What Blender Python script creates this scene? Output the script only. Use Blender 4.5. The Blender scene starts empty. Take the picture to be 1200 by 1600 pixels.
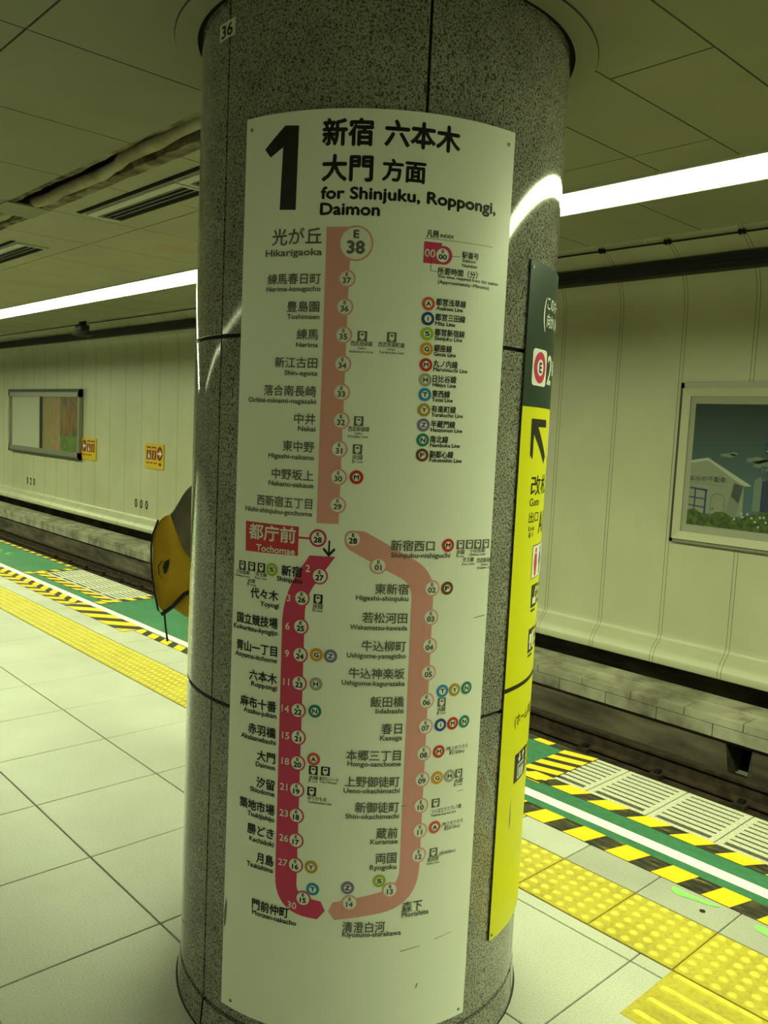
import bpy, math, random
from mathutils import Matrix, Vector
random.seed(4)
SC = bpy.context.scene
C = SC.collection
PI = math.pi

# ------------------------------------------------------------------ camera
cam_d = bpy.data.cameras.new('camera')
cam_d.sensor_fit = 'VERTICAL'; cam_d.sensor_height = 36.0; cam_d.sensor_width = 27.0
cam_d.lens = 36.0 * 1312.19 / 1600.0
cam_d.clip_start = 0.05; cam_d.clip_end = 200
cam = bpy.data.objects.new('camera', cam_d); C.objects.link(cam)
yaw, pitch, roll = math.radians(136.900), math.radians(-5.623), math.radians(2.702)
F = Vector((math.cos(yaw)*math.cos(pitch), math.sin(yaw)*math.cos(pitch), math.sin(pitch)))
R0 = Vector((math.sin(yaw), -math.cos(yaw), 0)); U0 = R0.cross(F)
R2 = math.cos(roll)*R0 + math.sin(roll)*U0; U2 = -math.sin(roll)*R0 + math.cos(roll)*U0
cam.matrix_world = Matrix(((R2.x, U2.x, -F.x, 1.7829), (R2.y, U2.y, -F.y, -1.6004), (R2.z, U2.z, -F.z, 1.5851), (0, 0, 0, 1)))
SC.camera = cam

# ------------------------------------------------------------------ light and exposure
SC.view_settings.view_transform = 'Standard'; SC.view_settings.look = 'None'
SC.view_settings.gamma = 1.0; SC.view_settings.use_curve_mapping = False
SC.view_settings.exposure = 1.95
LAMP_COL = (0.86, 1.0, 0.53)
LAMP_NEAR = 9.0      # strip light above the track edge seen in the photo
LAMP_FAR = 2.6       # its twin over the other platform edge, behind the camera
world = bpy.data.worlds.new('station_air'); SC.world = world; world.use_nodes = True
world.node_tree.nodes['Background'].inputs[0].default_value = (0.8, 1.0, 0.45, 1)
world.node_tree.nodes['Background'].inputs[1].default_value = 0.03

# ------------------------------------------------------------------ materials
def mat(name, col, rough=0.6, metal=0.0, spec=0.4, emit=None, estr=0.0, coat=0.0):
    m = bpy.data.materials.new(name); m.use_nodes = True
    b = m.node_tree.nodes['Principled BSDF']
    b.inputs['Base Color'].default_value = (*col, 1); b.inputs['Roughness'].default_value = rough
    b.inputs['Metallic'].default_value = metal; b.inputs['Specular IOR Level'].default_value = spec
    b.inputs['Coat Weight'].default_value = coat; b.inputs['Coat Roughness'].default_value = 0.03
    if emit: b.inputs['Emission Color'].default_value = (*emit, 1); b.inputs['Emission Strength'].default_value = estr
    return m
def noisy(name, stops, scale=20, detail=6, rough=0.6, spec=0.4, metal=0.0, stretch=(1,1,1), bump=0.0, second=None, coat=0.0, dist=0.0):
    """noise through a colour ramp; second = (scale, low, high) multiplies large soft dirt over it"""
    m = mat(name, (0.5,)*3, rough, metal, spec, coat=coat); nt = m.node_tree; N = nt.nodes; L = nt.links
    b = N['Principled BSDF']
    tc = N.new('ShaderNodeTexCoord'); mp = N.new('ShaderNodeMapping'); mp.inputs['Scale'].default_value = stretch
    L.new(tc.outputs['Object'], mp.inputs['Vector'])
    n = N.new('ShaderNodeTexNoise'); n.inputs['Scale'].default_value = scale; n.inputs['Detail'].default_value = detail; n.inputs['Distortion'].default_value = dist
    L.new(mp.outputs['Vector'], n.inputs['Vector'])
    r = N.new('ShaderNodeValToRGB'); els = r.color_ramp.elements
    while len(els) < len(stops): els.new(0.5)
    for e, (pos, c) in zip(els, stops): e.position = pos; e.color = (*c, 1)
    L.new(n.outputs['Fac'], r.inputs['Fac']); out = r.outputs['Color']
    if second:
        n2 = N.new('ShaderNodeTexNoise'); n2.inputs['Scale'].default_value = second[0]; n2.inputs['Detail'].default_value = 5
        L.new(tc.outputs['Object'], n2.inputs['Vector'])
        mr = N.new('ShaderNodeMapRange'); mr.inputs['From Min'].default_value = 0.35; mr.inputs['From Max'].default_value = 0.65
        mr.inputs['To Min'].default_value = second[1]; mr.inputs['To Max'].default_value = second[2]
        L.new(n2.outputs['Fac'], mr.inputs['Value'])
        mx = N.new('ShaderNodeMix'); mx.data_type = 'RGBA'; mx.blend_type = 'MULTIPLY'; mx.inputs['Factor'].default_value = 1
        L.new(out, mx.inputs[6]); L.new(mr.outputs['Result'], mx.inputs[7]); out = mx.outputs[2]
    L.new(out, b.inputs['Base Color'])
    if bump:
        bp = N.new('ShaderNodeBump'); bp.inputs['Strength'].default_value = bump; bp.inputs['Distance'].default_value = 0.003
        L.new(n.outputs['Fac'], bp.inputs['Height']); L.new(bp.outputs['Normal'], b.inputs['Normal'])
    return m

M = {}
M['granite'] = noisy('speckled_granite', [(0.34, (0.035, 0.033, 0.029)), (0.42, (0.13, 0.125, 0.11)), (0.48, (0.25, 0.24, 0.21)), (0.66, (0.36, 0.35, 0.31))], scale=210, detail=2, rough=0.07, spec=0.5, second=(9, 0.85, 1.1))
M['stone_joint'] = mat('dark_stone_joint', (0.02, 0.02, 0.018), 0.8)
M['floor'] = noisy('speckled_floor_tile', [(0.30, (0.38, 0.37, 0.335)), (0.42, (0.485, 0.475, 0.44)), (0.60, (0.555, 0.545, 0.51))], scale=190, detail=4, rough=0.38, spec=0.35, second=(1.6, 0.88, 1.05))
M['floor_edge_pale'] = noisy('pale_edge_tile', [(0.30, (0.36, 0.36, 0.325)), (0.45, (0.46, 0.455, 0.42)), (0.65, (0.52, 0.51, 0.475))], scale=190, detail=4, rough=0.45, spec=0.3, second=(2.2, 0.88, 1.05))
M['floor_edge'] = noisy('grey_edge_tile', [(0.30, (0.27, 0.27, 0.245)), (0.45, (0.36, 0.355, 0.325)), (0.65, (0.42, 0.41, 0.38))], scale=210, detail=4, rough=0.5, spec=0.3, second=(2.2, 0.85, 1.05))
M['grout'] = mat('floor_grout', (0.07, 0.065, 0.055), 0.9)
M['tactile'] = noisy('yellow_tactile', [(0.3, (0.40, 0.31, 0.04)), (0.55, (0.50, 0.40, 0.045))], scale=60, rough=0.5, spec=0.35, second=(5, 0.85, 1.05))
M['tactile_top'] = noisy('yellow_tactile_paler_top', [(0.3, (0.58, 0.49, 0.06)), (0.6, (0.70, 0.60, 0.08))], scale=40, rough=0.45, spec=0.35)  # raised dots and bars, a paler yellow than their base
M['green'] = noisy('green_platform_paint', [(0.3, (0.034, 0.130, 0.070)), (0.6, (0.046, 0.170, 0.092))], scale=30, rough=0.55, spec=0.3, second=(3, 0.88, 1.08))
M['white_paint'] = noisy('white_line_paint', [(0.3, (0.72, 0.72, 0.70)), (0.6, (0.85, 0.85, 0.83))], scale=40, rough=0.5)
M['tape_yellow'] = noisy('hazard_tape_yellow', [(0.3, (0.80, 0.50, 0.015)), (0.6, (0.86, 0.56, 0.02))], scale=25, rough=0.4)
M['tape_black'] = noisy('worn_hazard_tape_black', [(0.42, (0.018, 0.017, 0.014)), (0.62, (0.07, 0.06, 0.03)), (0.72, (0.38, 0.27, 0.05))], scale=16, detail=8, rough=0.45, stretch=(0.7, 3, 1))
M['tape_black_clean'] = mat('hazard_tape_black', (0.03, 0.028, 0.024), 0.45)
M['grate'] = noisy('cream_grating', [(0.35, (0.38, 0.36, 0.29)), (0.6, (0.55, 0.53, 0.44))], scale=120, rough=0.6)
M['recess_shade'] = mat('painted_recess_shade', (0.008, 0.008, 0.007), 0.9, spec=0.1)  # near-black colour standing in for the shade of open depths
M['chalk_green'] = mat('light_green_marking', (0.25, 0.62, 0.16), 0.6)
M['wall'] = noisy('cream_enamel_wall', [(0.3, (0.58, 0.565, 0.41)), (0.7, (0.635, 0.615, 0.45))], scale=2.0, rough=0.30, spec=0.5, second=(0.7, 0.93, 1.04))
M['wall_gap'] = mat('wall_joint', (0.06, 0.058, 0.045), 0.8)
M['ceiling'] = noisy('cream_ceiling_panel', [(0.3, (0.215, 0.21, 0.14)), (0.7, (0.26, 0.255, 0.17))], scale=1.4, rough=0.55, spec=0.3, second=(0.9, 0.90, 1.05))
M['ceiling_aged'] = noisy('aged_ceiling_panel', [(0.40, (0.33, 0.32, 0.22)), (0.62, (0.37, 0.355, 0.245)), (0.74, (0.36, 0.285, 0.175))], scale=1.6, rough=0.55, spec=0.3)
M['ceiling_gap'] = mat('ceiling_joint', (0.05, 0.048, 0.04), 0.9)
M['concrete'] = noisy('stained_concrete', [(0.25, (0.10, 0.09, 0.07)), (0.5, (0.32, 0.29, 0.22)), (0.7, (0.46, 0.43, 0.34))], scale=4.5, detail=9, rough=0.85, spec=0.15, second=(1.3, 0.6, 1.1), bump=0.2)
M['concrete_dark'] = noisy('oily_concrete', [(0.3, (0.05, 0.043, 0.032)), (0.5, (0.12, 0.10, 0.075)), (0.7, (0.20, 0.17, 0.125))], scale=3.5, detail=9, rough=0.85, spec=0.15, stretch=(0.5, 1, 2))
M['concrete_pale'] = noisy('dusty_concrete_ledge', [(0.28, (0.22, 0.20, 0.15)), (0.5, (0.44, 0.41, 0.32)), (0.7, (0.55, 0.52, 0.42))], scale=5.5, detail=9, rough=0.85, spec=0.15, second=(1.7, 0.65, 1.08), bump=0.2)
M['ballast'] = noisy('rusty_track_bed', [(0.3, (0.022, 0.017, 0.012)), (0.6, (0.075, 0.055, 0.038))], scale=9, detail=8, rough=0.9, spec=0.1)
M['rail_top'] = mat('worn_rail_head', (0.10, 0.09, 0.08), 0.35, 0.8)
M['rail_side'] = noisy('rusty_rail', [(0.3, (0.022, 0.016, 0.011)), (0.65, (0.060, 0.043, 0.030))], scale=12, rough=0.8, spec=0.2)
M['iron'] = mat('dark_iron', (0.025, 0.023, 0.02), 0.5, 0.4)
M['black_duct'] = mat('black_cable_duct', (0.012, 0.011, 0.009), 0.5)
M['lamp'] = mat('lit_diffuser', (0.8, 0.8, 0.8), 0.5, emit=LAMP_COL, estr=LAMP_NEAR)
M['lamp_twin'] = mat('lit_diffuser_twin', (0.8, 0.8, 0.8), 0.5, emit=LAMP_COL, estr=LAMP_FAR)
M['lamp_case'] = mat('lamp_case', (0.55, 0.54, 0.48), 0.4)
M['sign'] = noisy('white_sign_plastic', [(0.3, (0.82, 0.83, 0.78)), (0.7, (0.87, 0.88, 0.83))], scale=4, rough=0.32, spec=0.4)
M['sign_edge'] = mat('sign_edge', (0.06, 0.06, 0.05), 0.5)
def ink(n, c): M[n] = mat('ink_' + n, c, 0.38, spec=0.35)
ink('black', (0.012, 0.012, 0.012)); ink('grey', (0.13, 0.125, 0.105)); ink('white', (0.80, 0.80, 0.76))
ink('pink', (0.72, 0.32, 0.31)); ink('pink_ring', (0.74, 0.345, 0.33)); ink('red', (0.60, 0.045, 0.135)); ink('box_red', (0.60, 0.04, 0.070)); ink('crimson', (0.56, 0.03, 0.12))
ink('line_A', (0.66, 0.10, 0.075)); ink('line_I', (0.010, 0.065, 0.28)); ink('line_S', (0.33, 0.50, 0.02)); ink('line_G', (0.70, 0.29, 0.010))
ink('line_M', (0.55, 0.028, 0.018)); ink('line_H', (0.38, 0.38, 0.33)); ink('line_T', (0.02, 0.25, 0.52)); ink('line_Y', (0.45, 0.29, 0.04))
ink('line_Z', (0.21, 0.17, 0.38)); ink('line_N', (0.008, 0.22, 0.18)); ink('line_F', (0.17, 0.055, 0.018))
ink('exit_yellow', (0.72, 0.70, 0.003)); ink('exit_green', (0.014, 0.036, 0.026)); ink('blue', (0.03, 0.12, 0.45)); ink('pict_red', (0.65, 0.03, 0.04))
M['scuff'] = mat('scuff_mark', (0.20, 0.20, 0.17), 0.8)
M['steel'] = mat('screw_steel', (0.35, 0.34, 0.30), 0.35, 0.9)
M['sticker'] = mat('number_sticker', (0.74, 0.72, 0.55), 0.5)
M['frame'] = mat('cream_metal_frame', (0.60, 0.57, 0.42), 0.35, spec=0.5)
M['frame_dark'] = mat('dark_frame_lip', (0.06, 0.058, 0.045), 0.5)
M['alu'] = mat('dull_aluminium_frame', (0.33, 0.33, 0.28), 0.4, 0.5)
M['mat_board'] = mat('grey_mount', (0.42, 0.41, 0.34), 0.5, coat=0.3)
M['plate_yellow'] = mat('yellow_notice', (0.75, 0.50, 0.015), 0.5)
M['maroon'] = mat('maroon_print', (0.25, 0.02, 0.02), 0.5)
M['glass'] = bpy.data.materials.new('clear_glass'); M['glass'].use_nodes = True
_n = M['glass'].node_tree.nodes; _l = M['glass'].node_tree.links; _n.remove(_n['Principled BSDF'])
_t = _n.new('ShaderNodeBsdfTransparent'); _g = _n.new('ShaderNodeBsdfGlossy'); _g.inputs['Roughness'].default_value = 0.01
_w = _n.new('ShaderNodeLayerWeight'); _w.inputs['Blend'].default_value = 0.5
_p = _n.new('ShaderNodeMath'); _p.operation = 'POWER'; _p.inputs[1].default_value = 5; _l.new(_w.outputs['Facing'], _p.inputs[0])
_f = _n.new('ShaderNodeMath'); _f.operation = 'MULTIPLY_ADD'; _f.inputs[1].default_value = 0.9; _f.inputs[2].default_value = 0.03; _l.new(_p.outputs[0], _f.inputs[0]); _x = _n.new('ShaderNodeMixShader')
_l.new(_f.outputs[0], _x.inputs[0]); _l.new(_t.outputs[0], _x.inputs[1]); _l.new(_g.outputs[0], _x.inputs[2]); _l.new(_x.outputs[0], _n['Material Output'].inputs[0])
M['ochre'] = noisy('ochre_bag_cloth', [(0.35, (0.46, 0.27, 0.018)), (0.65, (0.56, 0.34, 0.026))], scale=9, rough=0.75, spec=0.2)
M['bag_grey'] = noisy('grey_bag_cloth', [(0.35, (0.15, 0.13, 0.11)), (0.65, (0.21, 0.185, 0.155))], scale=14, rough=0.8, spec=0.2)
M['webbing'] = mat('black_webbing', (0.012, 0.011, 0.012), 0.7)
M['skin'] = mat('skin', (0.55, 0.34, 0.22), 0.55)
M['hair'] = mat('dark_hair', (0.015, 0.012, 0.01), 0.5)
M['jacket'] = mat('grey_jacket', (0.07, 0.065, 0.06), 0.85)
M['trousers'] = mat('navy_trousers', (0.012, 0.014, 0.03), 0.85)
M['shoe'] = mat('black_shoe', (0.012, 0.012, 0.012), 0.5)

# ------------------------------------------------------------------ mesh tools
class MB:
    def __init__(s): s.v = []; s.f = []; s.m = []; s.mats = []
    def mi(s, m):
        if m not in s.mats: s.mats.append(m)
        return s.mats.index(m)
    def add(s, verts, faces, m):
        o = len(s.v); i = s.mi(m); s.v += [tuple(v) for v in verts]
        for f in faces: s.f.append([a + o for a in f]); s.m.append(i)
    def box(s, x0, y0, z0, x1, y1, z1, m):
        v = [(x0,y0,z0),(x1,y0,z0),(x1,y1,z0),(x0,y1,z0),(x0,y0,z1),(x1,y0,z1),(x1,y1,z1),(x0,y1,z1)]
        s.add(v, [(3,2,1,0),(4,5,6,7),(0,1,5,4),(1,2,6,5),(2,3,7,6),(3,0,4,7)], m)
    def prism(s, pts, axis, a0, a1, m, cap=True):
        """polygon in the plane across axis ('x','y','z'), extruded from a0 to a1"""
        def P(q, a): return {'x': (a, q[0], q[1]), 'y': (q[0], a, q[1]), 'z': (q[0], q[1], a)}[axis]
        n = len(pts); v = [P(q, a0) for q in pts] + [P(q, a1) for q in pts]
        f = [(i, (i+1) % n, (i+1) % n + n, i + n) for i in range(n)]
        if cap: f += [tuple(range(n))[::-1], tuple(range(n, 2*n))]
        s.add(v, f, m)
    def sheet(s, prof, x0, x1, m):
        """profile [(y,z)] swept along x"""
        n = len(prof); v = [(x0, y, z) for y, z in prof] + [(x1, y, z) for y, z in prof]
        s.add(v, [(i, i+1, i+1+n, i+n) for i in range(n-1)], m)
    def tube(s, path, r, m, n=10, cap=True):
        path = [Vector(q) for q in path]; v = []; f = []; k = len(path)
        rr = r if isinstance(r, (list, tuple)) else [r]*k
        for i, q in enumerate(path):
            d = (path[min(i+1, k-1)] - path[max(i-1, 0)]).normalized()
            a = d.orthogonal().normalized() if abs(d.z) < 0.9 else Vector((1, 0, 0))
            if abs(d.z) < 0.9: a = Vector((0, 0, 1)).cross(d).normalized()
            b = d.cross(a).normalized(); a = b.cross(d)
            for j in range(n):
                t = 2*PI*j/n; v.append(q + (a*math.cos(t) + b*math.sin(t))*rr[i])
        for i in range(k-1):
            for j in range(n): f.append((i*n+j, i*n+(j+1) % n, (i+1)*n+(j+1) % n, (i+1)*n+j))
        if cap: f += [tuple(range(n))[::-1], tuple(range((k-1)*n, k*n))]
        s.add(v, f, m)
    def lathe(s, prof, m, n=96, c=(0, 0), a0=0, a1=2*PI):
        full = abs(a1-a0-2*PI) < 1e-6; k = n if full else n+1; v = []; f = []
        for r, z in prof:
            for j in range(k):
                t = a0 + (a1-a0)*j/n; v.append((c[0]+r*math.cos(t), c[1]+r*math.sin(t), z))
        for i in range(len(prof)-1):
            for j in range(n):
                j2 = (j+1) % k; f.append((i*k+j, i*k+j2, (i+1)*k+j2, (i+1)*k+j))
        s.add(v, f, m)
    def build(s, name, parent=None, smooth=False, bevel=0, sub=0):
        me = bpy.data.meshes.new(name); me.from_pydata(s.v, [], s.f)
        for m in s.mats: me.materials.append(M[m])
        me.polygons.foreach_set('material_index', s.m)
        if smooth: me.polygons.foreach_set('use_smooth', [True]*len(me.polygons))
        me.update(); o = bpy.data.objects.new(name, me); C.objects.link(o)
        if parent: o.parent = parent
        if bevel:
            b = o.modifiers.new('bevel', 'BEVEL'); b.width = bevel; b.segments = 2; b.limit_method = 'ANGLE'
        if sub:
            b = o.modifiers.new('sub', 'SUBSURF'); b.levels = sub; b.render_levels = sub
        return o
def thing(name, label, cat, loc=(0, 0, 0), group=None):
    o = bpy.data.objects.new(name, None); C.objects.link(o); o.location = loc; o.empty_display_size = 0.1
    return tag(o, label, cat, group)
def tag(o, label, cat, group=None, kind=None):
    o['label'] = label; o['category'] = cat
    if group: o['group'] = group
    if kind: o['kind'] = kind
    return o
def struct(o): o['kind'] = 'structure'; return o

# lettering: outlines of the built-in font turned into flat meshes
_tc = {}
def glyphs(txt):
    if txt not in _tc:
        cu = bpy.data.curves.new('lettering', 'FONT'); cu.body = txt; cu.size = 1; cu.resolution_u = 3
        ob = bpy.data.objects.new('lettering', cu); C.objects.link(ob)
        dg = bpy.context.evaluated_depsgraph_get()
        me = bpy.data.meshes.new_from_object(ob.evaluated_get(dg))
        _tc[txt] = ([(v.co.x, v.co.y) for v in me.vertices], [tuple(q.vertices) for q in me.polygons])
        bpy.data.objects.remove(ob); bpy.data.curves.remove(cu); bpy.data.meshes.remove(me)
    return _tc[txt]
def bbox(v):
    return min(a for a, _ in v), max(a for a, _ in v), min(b for _, b in v), max(b for _, b in v)
CAPH = bbox(glyphs('H')[0])[3]
KB = bbox(glyphs('国')[0])
def letter(mb, surf, txt, s0, s1, tc, h, m, off, cjk=False, bold=0.02, stretch=1.0):
    """lettering between s0 and s1, centred on height tc; h = capital height (or ideograph height)"""
    v, f = glyphs(txt)
    if not v: return
    b = bbox(v); sy = h/(KB[3]-KB[2]) if cjk else h/CAPH
    sx = (s1-s0)/(b[1]-b[0]) if s1 is not None else sy
    y0 = (KB[2]+KB[3])/2 if cjk else CAPH/2
    d = bold
    if s1 is None: s0 = s0 - (b[1]-b[0])*sx*stretch/2; sx *= stretch
    for dx, dy in ((-d, 0), (d, 0), (0, d), (0, -d)) if d else ((0, 0),):
        P = [(s0 + (x-b[0])*sx + dx*sy, tc + (y-y0)*sy + dy*sy) for x, y in v]
        near = []
        for q in f:
            xs_ = [P[k][0] for k in q]
            if max(xs_)-min(xs_) > 0.016: strips(mb, surf, [P[k] for k in q], m, off, 0.012)
            else: near.append(q)
        mb.add([surf(x, y, off) for x, y in P], near, m)
def disc(mb, surf, s, t, r, m, off, n=28, rt=None):
    strips(mb, surf, [(s + r*math.cos(2*PI*k/n), t + (rt or r)*math.sin(2*PI*k/n)) for k in range(n)], m, off, 0.014)
def strips(mb, surf, base, m, off, step):
    """convex piece cut into narrow upright strips so that it follows the curve"""
    lo = min(q[0] for q in base); hi = max(q[0] for q in base); i0 = int(math.floor(lo/step)); i1 = int(math.ceil(hi/step))
    for i in range(i0, max(i1, i0+1)):
        poly = base
        for lim, sg in ((i*step, 1), ((i+1)*step, -1)):
            out = []
            for j in range(len(poly)):
                p, q = poly[j], poly[(j+1) % len(poly)]; a, b = sg*(p[0]-lim), sg*(q[0]-lim)
                if a >= 0: out.append(p)
                if (a > 0 and b < 0) or (a < 0 and b > 0):
                    u = a/(a-b); out.append((p[0]+(q[0]-p[0])*u, p[1]+(q[1]-p[1])*u))
            poly = out
            if len(poly) < 3: break
        if len(poly) >= 3: mb.add([surf(a, b, off) for a, b in poly], [tuple(range(len(poly)))], m)
def flat(mb, surf, pts, m, off, step=0.014):
    """filled outline on a surface"""
    from mathutils.geometry import tessellate_polygon
    for tr in tessellate_polygon([[Vector((a, b, 0)) for a, b in pts]]):
        base = [pts[k] for k in tr]
        if (base[1][0]-base[0][0])*(base[2][1]-base[0][1])-(base[2][0]-base[0][0])*(base[1][1]-base[0][1]) < 0: base.reverse()
        strips(mb, surf, base, m, off, step)
def fillet(pts, n=10):
    """corner points (s, t, radius) to an outline with rounded corners"""
    out = []; k = len(pts)
    for i in range(k):
        p = Vector(pts[i][:2]); r = pts[i][2]
        if r <= 0: out.append(tuple(p)); continue
        a = (Vector(pts[i-1][:2])-p); b = (Vector(pts[(i+1) % k][:2])-p)
        d = min(r, a.length*.49 if pts[i-1][2] > 0 else a.length*.95, b.length*.49 if pts[(i+1) % k][2] > 0 else b.length*.95)
        A = p+a.normalized()*d; B = p+b.normalized()*d
        for j in range(n+1):
            u = j/n; q = A*(1-u)**2 + p*2*u*(1-u) + B*u*u; out.append((q.x, q.y))
    return out

# ================================================================== SETTING
XL, XR = -26.0, 7.0
ZC = 2.57                      # underside of the platform ceiling
YE, YE2 = 1.99, -5.25          # platform edges
# ---- platform floor: separate tiles laid with open joints over grout
def laid(mb, xs, ys, gap, z, m, th=0.012):
    for x0, x1 in zip(xs[:-1], xs[1:]):
        for y0, y1 in zip(ys[:-1], ys[1:]):
            g = gap/2; t = 0.0018
            v = [(x0+g, y0+g, z-th), (x1-g, y0+g, z-th), (x1-g, y1-g, z-th), (x0+g, y1-g, z-th),
                 (x0+g, y0+g, z-t), (x1-g, y0+g, z-t), (x1-g, y1-g, z-t), (x0+g, y1-g, z-t),
                 (x0+g+t, y0+g+t, z), (x1-g-t, y0+g+t, z), (x1-g-t, y1-g-t, z), (x0+g+t, y1-g-t, z)]
            mb.add(v, [(0,1,5,4),(1,2,6,5),(2,3,7,6),(3,0,4,7),(4,5,9,8),(5,6,10,9),(6,7,11,10),(7,4,8,11),(8,9,10,11)], m)
P = 0.5205
xs = [-0.491 - P*k for k in range(50, 0, -1)] + [-0.491, 0.036, 0.566] + [0.566+0.526*k for k in range(1, 13)]
ys = [-0.3556-0.533*k for k in range(9, 0, -1)] + [-0.3556, 0.1776]
fl = MB(); laid(fl, xs, ys, 0.0045, 0.0, 'floor')
laid(fl, xs[:52], [0.1776, 0.720], 0.0045, 0.0, 'floor'); laid(fl, xs[51:], [0.1776, 0.660, 0.720], 0.0045, 0.0, 'floor')
fl.box(XL, YE2, -0.30, XR, YE-0.02, -0.0125, 'grout')
struct(fl.build('floor'))
# ---- grey border tiles between the dotted paving and the painted edge
gx = [0.071-0.3115*k for k in range(82, 0, -1)] + [0.071+0.3*k for k in range(0, 22)]
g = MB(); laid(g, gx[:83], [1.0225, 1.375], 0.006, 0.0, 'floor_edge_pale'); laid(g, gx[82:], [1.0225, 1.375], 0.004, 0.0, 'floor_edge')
struct(g.build('trim_1'))
# ---- painted platform edge: green coat, white line
e = MB(); e.box(XL, 1.345, -0.012, -0.85, 1.595, 0.0006, 'green'); e.box(-0.85, 1.195, -0.012, XR, 1.595, 0.0006, 'green')
e.box(XL, 1.595, -0.012, -6.56, YE, 0.0006, 'green'); e.box(-5.0, 1.595, -0.012, -0.545, YE, 0.0006, 'green')
e.box(XL, YE-0.02, -0.30, XR, YE, -0.0122, 'concrete')
struct(e.build('trim_2'))
e2 = MB(); e2.box(XL, YE-0.12, -0.9, XR, YE-0.02, -0.0125, 'concrete_dark')
e2.box(XL, YE2, -0.9, XR, YE2+0.1, -0.0125, 'concrete_dark')
struct(e2.build('trim_3'))
wl = MB(); wl.box(XL, 1.362, 0.0, XR, 1.424, 0.0016, 'white_paint')
tag(wl.build('white_line'), 'long white line painted on the green platform edge', 'floor marking')

# ---- dotted warning paving
def dome(mb, x, y, r, h, m, n=14):
    prof = [(r, 0), (r*.86, h*.6), (r*.68, h), (0.0001, h*1.04)]; k = len(prof); v = []; f = []
    for rr, z in prof:
        for j in range(n): v.append((x+rr*math.cos(2*PI*j/n), y+rr*math.sin(2*PI*j/n), z+0.0005))
    for i in range(k-1):
        for j in range(n): f.append((i*n+j, i*n+(j+1) % n, (i+1)*n+(j+1) % n, (i+1)*n+j))
    mb.add(v, f, m)
tp = MB(); tx = [0.071+0.3*k for k in range(-86, 22)]
laid(tp, tx, [0.7215, 1.0215], 0.004, 0.0008, 'tactile')
tac = tp.build('tactile_paving')
tag(tac, 'yellow dotted tactile paving strip running along the platform edge', 'tactile paving')
cand = [(tx[k]+0.025+0.05*i, 0.7465+0.05*j) for k in range(len(tx)-1) if tx[k] > -9.5 for i in range(6) for j in range(6)]
cand.sort(key=lambda q: (0 if -0.25 < q[0] < 1.25 else 1, (q[0]-1.78)**2+(q[1]+1.6)**2))
dm0 = MB(); dome(dm0, 0, 0, 0.0165, 0.005, 'tactile_top', 16); d0 = dm0.build('dot', tac, smooth=True); d0.location = (*cand[0], 0)
for q in cand[1:100]:
    d = d0.copy(); C.objects.link(d); d.parent = tac; d.location = (*q, 0)
dm = MB()
for q in cand[100:]: dome(dm, q[0], q[1], 0.0165, 0.005, 'tactile_top', 12 if q[0] > -1.5 else 6)
do = dm.build('dots', tac, smooth=True); do['kind'] = 'stuff'
# guide tile with bars, branching off towards the viewer
gt = MB(); laid(gt, [0.671, 0.971, 1.271], [0.4215, 0.7195], 0.004, 0.0012, 'tactile', 0.013)
gto = gt.build('guide_paving'); tag(gto, 'yellow tactile block with raised bars branching off the dotted strip', 'tactile paving')
for y in (0.698, 0.618, 0.540, 0.462):
    b = MB(); n = 10; pts = []
    for x0 in (0.690, 0.990):
        pr = [(x0+0.016+0.016*math.cos(PI/2+PI*j/n), y+0.016*math.sin(PI/2+PI*j/n)) for j in range(n+1)] + [(x0+0.246+0.016*math.cos(-PI/2+PI*j/n), y+0.016*math.sin(-PI/2+PI*j/n)) for j in range(n+1)]
        inner = [(x0+0.016+0.010*math.cos(PI/2+PI*j/n), y+0.010*math.sin(PI/2+PI*j/n)) for j in range(n+1)] + [(x0+0.246+0.010*math.cos(-PI/2+PI*j/n), y+0.010*math.sin(-PI/2+PI*j/n)) for j in range(n+1)]
        k = len(pr); v = [(a, c, 0.0012) for a, c in pr] + [(a, c, 0.0058) for a, c in inner]
        b.add(v, [(i, (i+1) % k, (i+1) % k+k, i+k) for i in range(k)] + [tuple(range(k, 2*k))], 'tactile_top')
    b.build('bar', gto)

# ---- hazard tapes
def tape(name, label, x0, x1, ya, yb, period, slant, first, width, black='tape_black', group=None, zt=0.0022, h=0.001):
    mb = MB(); mb.box(x0, ya, 0.0002, x1, yb, zt, black); k = int(math.floor((x0-first)/period))-1
    while first+k*period < x1:
        a = first+k*period; c = a+width
        q = [(a, ya), (c, ya), (c+slant, yb), (a+slant, yb)]; poly = []
        if min(x for x, _ in q) >= x0-1e-6 and max(x for x, _ in q) <= x1+1e-6: poly = q
        else:
            poly = q
            for lim, sg in ((x0, 1), (x1, -1)):
                out = []
                for j in range(len(poly)):
                    p, r = poly[j], poly[(j+1) % len(poly)]; u, w = sg*(p[0]-lim), sg*(r[0]-lim)
                    if u >= 0: out.append(p)
                    if (u > 0 and w < 0) or (u < 0 and w > 0):
                        t = u/(u-w); out.append((p[0]+(r[0]-p[0])*t, p[1]+(r[1]-p[1])*t))
                poly = out
                if len(poly) < 3: break
        if len(poly) >= 3: mb.prism(poly, 'z', 0.0004, zt+h, 'tape_yellow')
        k += 1
    return tag(mb.build(name), label, 'hazard tape', group)
tape('hazard_tape', 'bold yellow and black tape between grey tiles and white line, right of the pillar', -0.80, 3.2, 1.195, 1.307, 0.196, 0.03, -0.061, 0.103)
tape('hazard_tape', 'yellow and black tape along the platform side of the right-hand gratings', -0.55, 3.2, 1.522, 1.606, 0.194, 0.05, -0.162, 0.112)
tape('hazard_tape', 'narrow yellow and black tape beside the white line, just left of the pillar', -3.95, -0.85, 1.268, 1.345, 0.19, -0.06, -3.935, 0.105, black='tape_black_clean')
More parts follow.
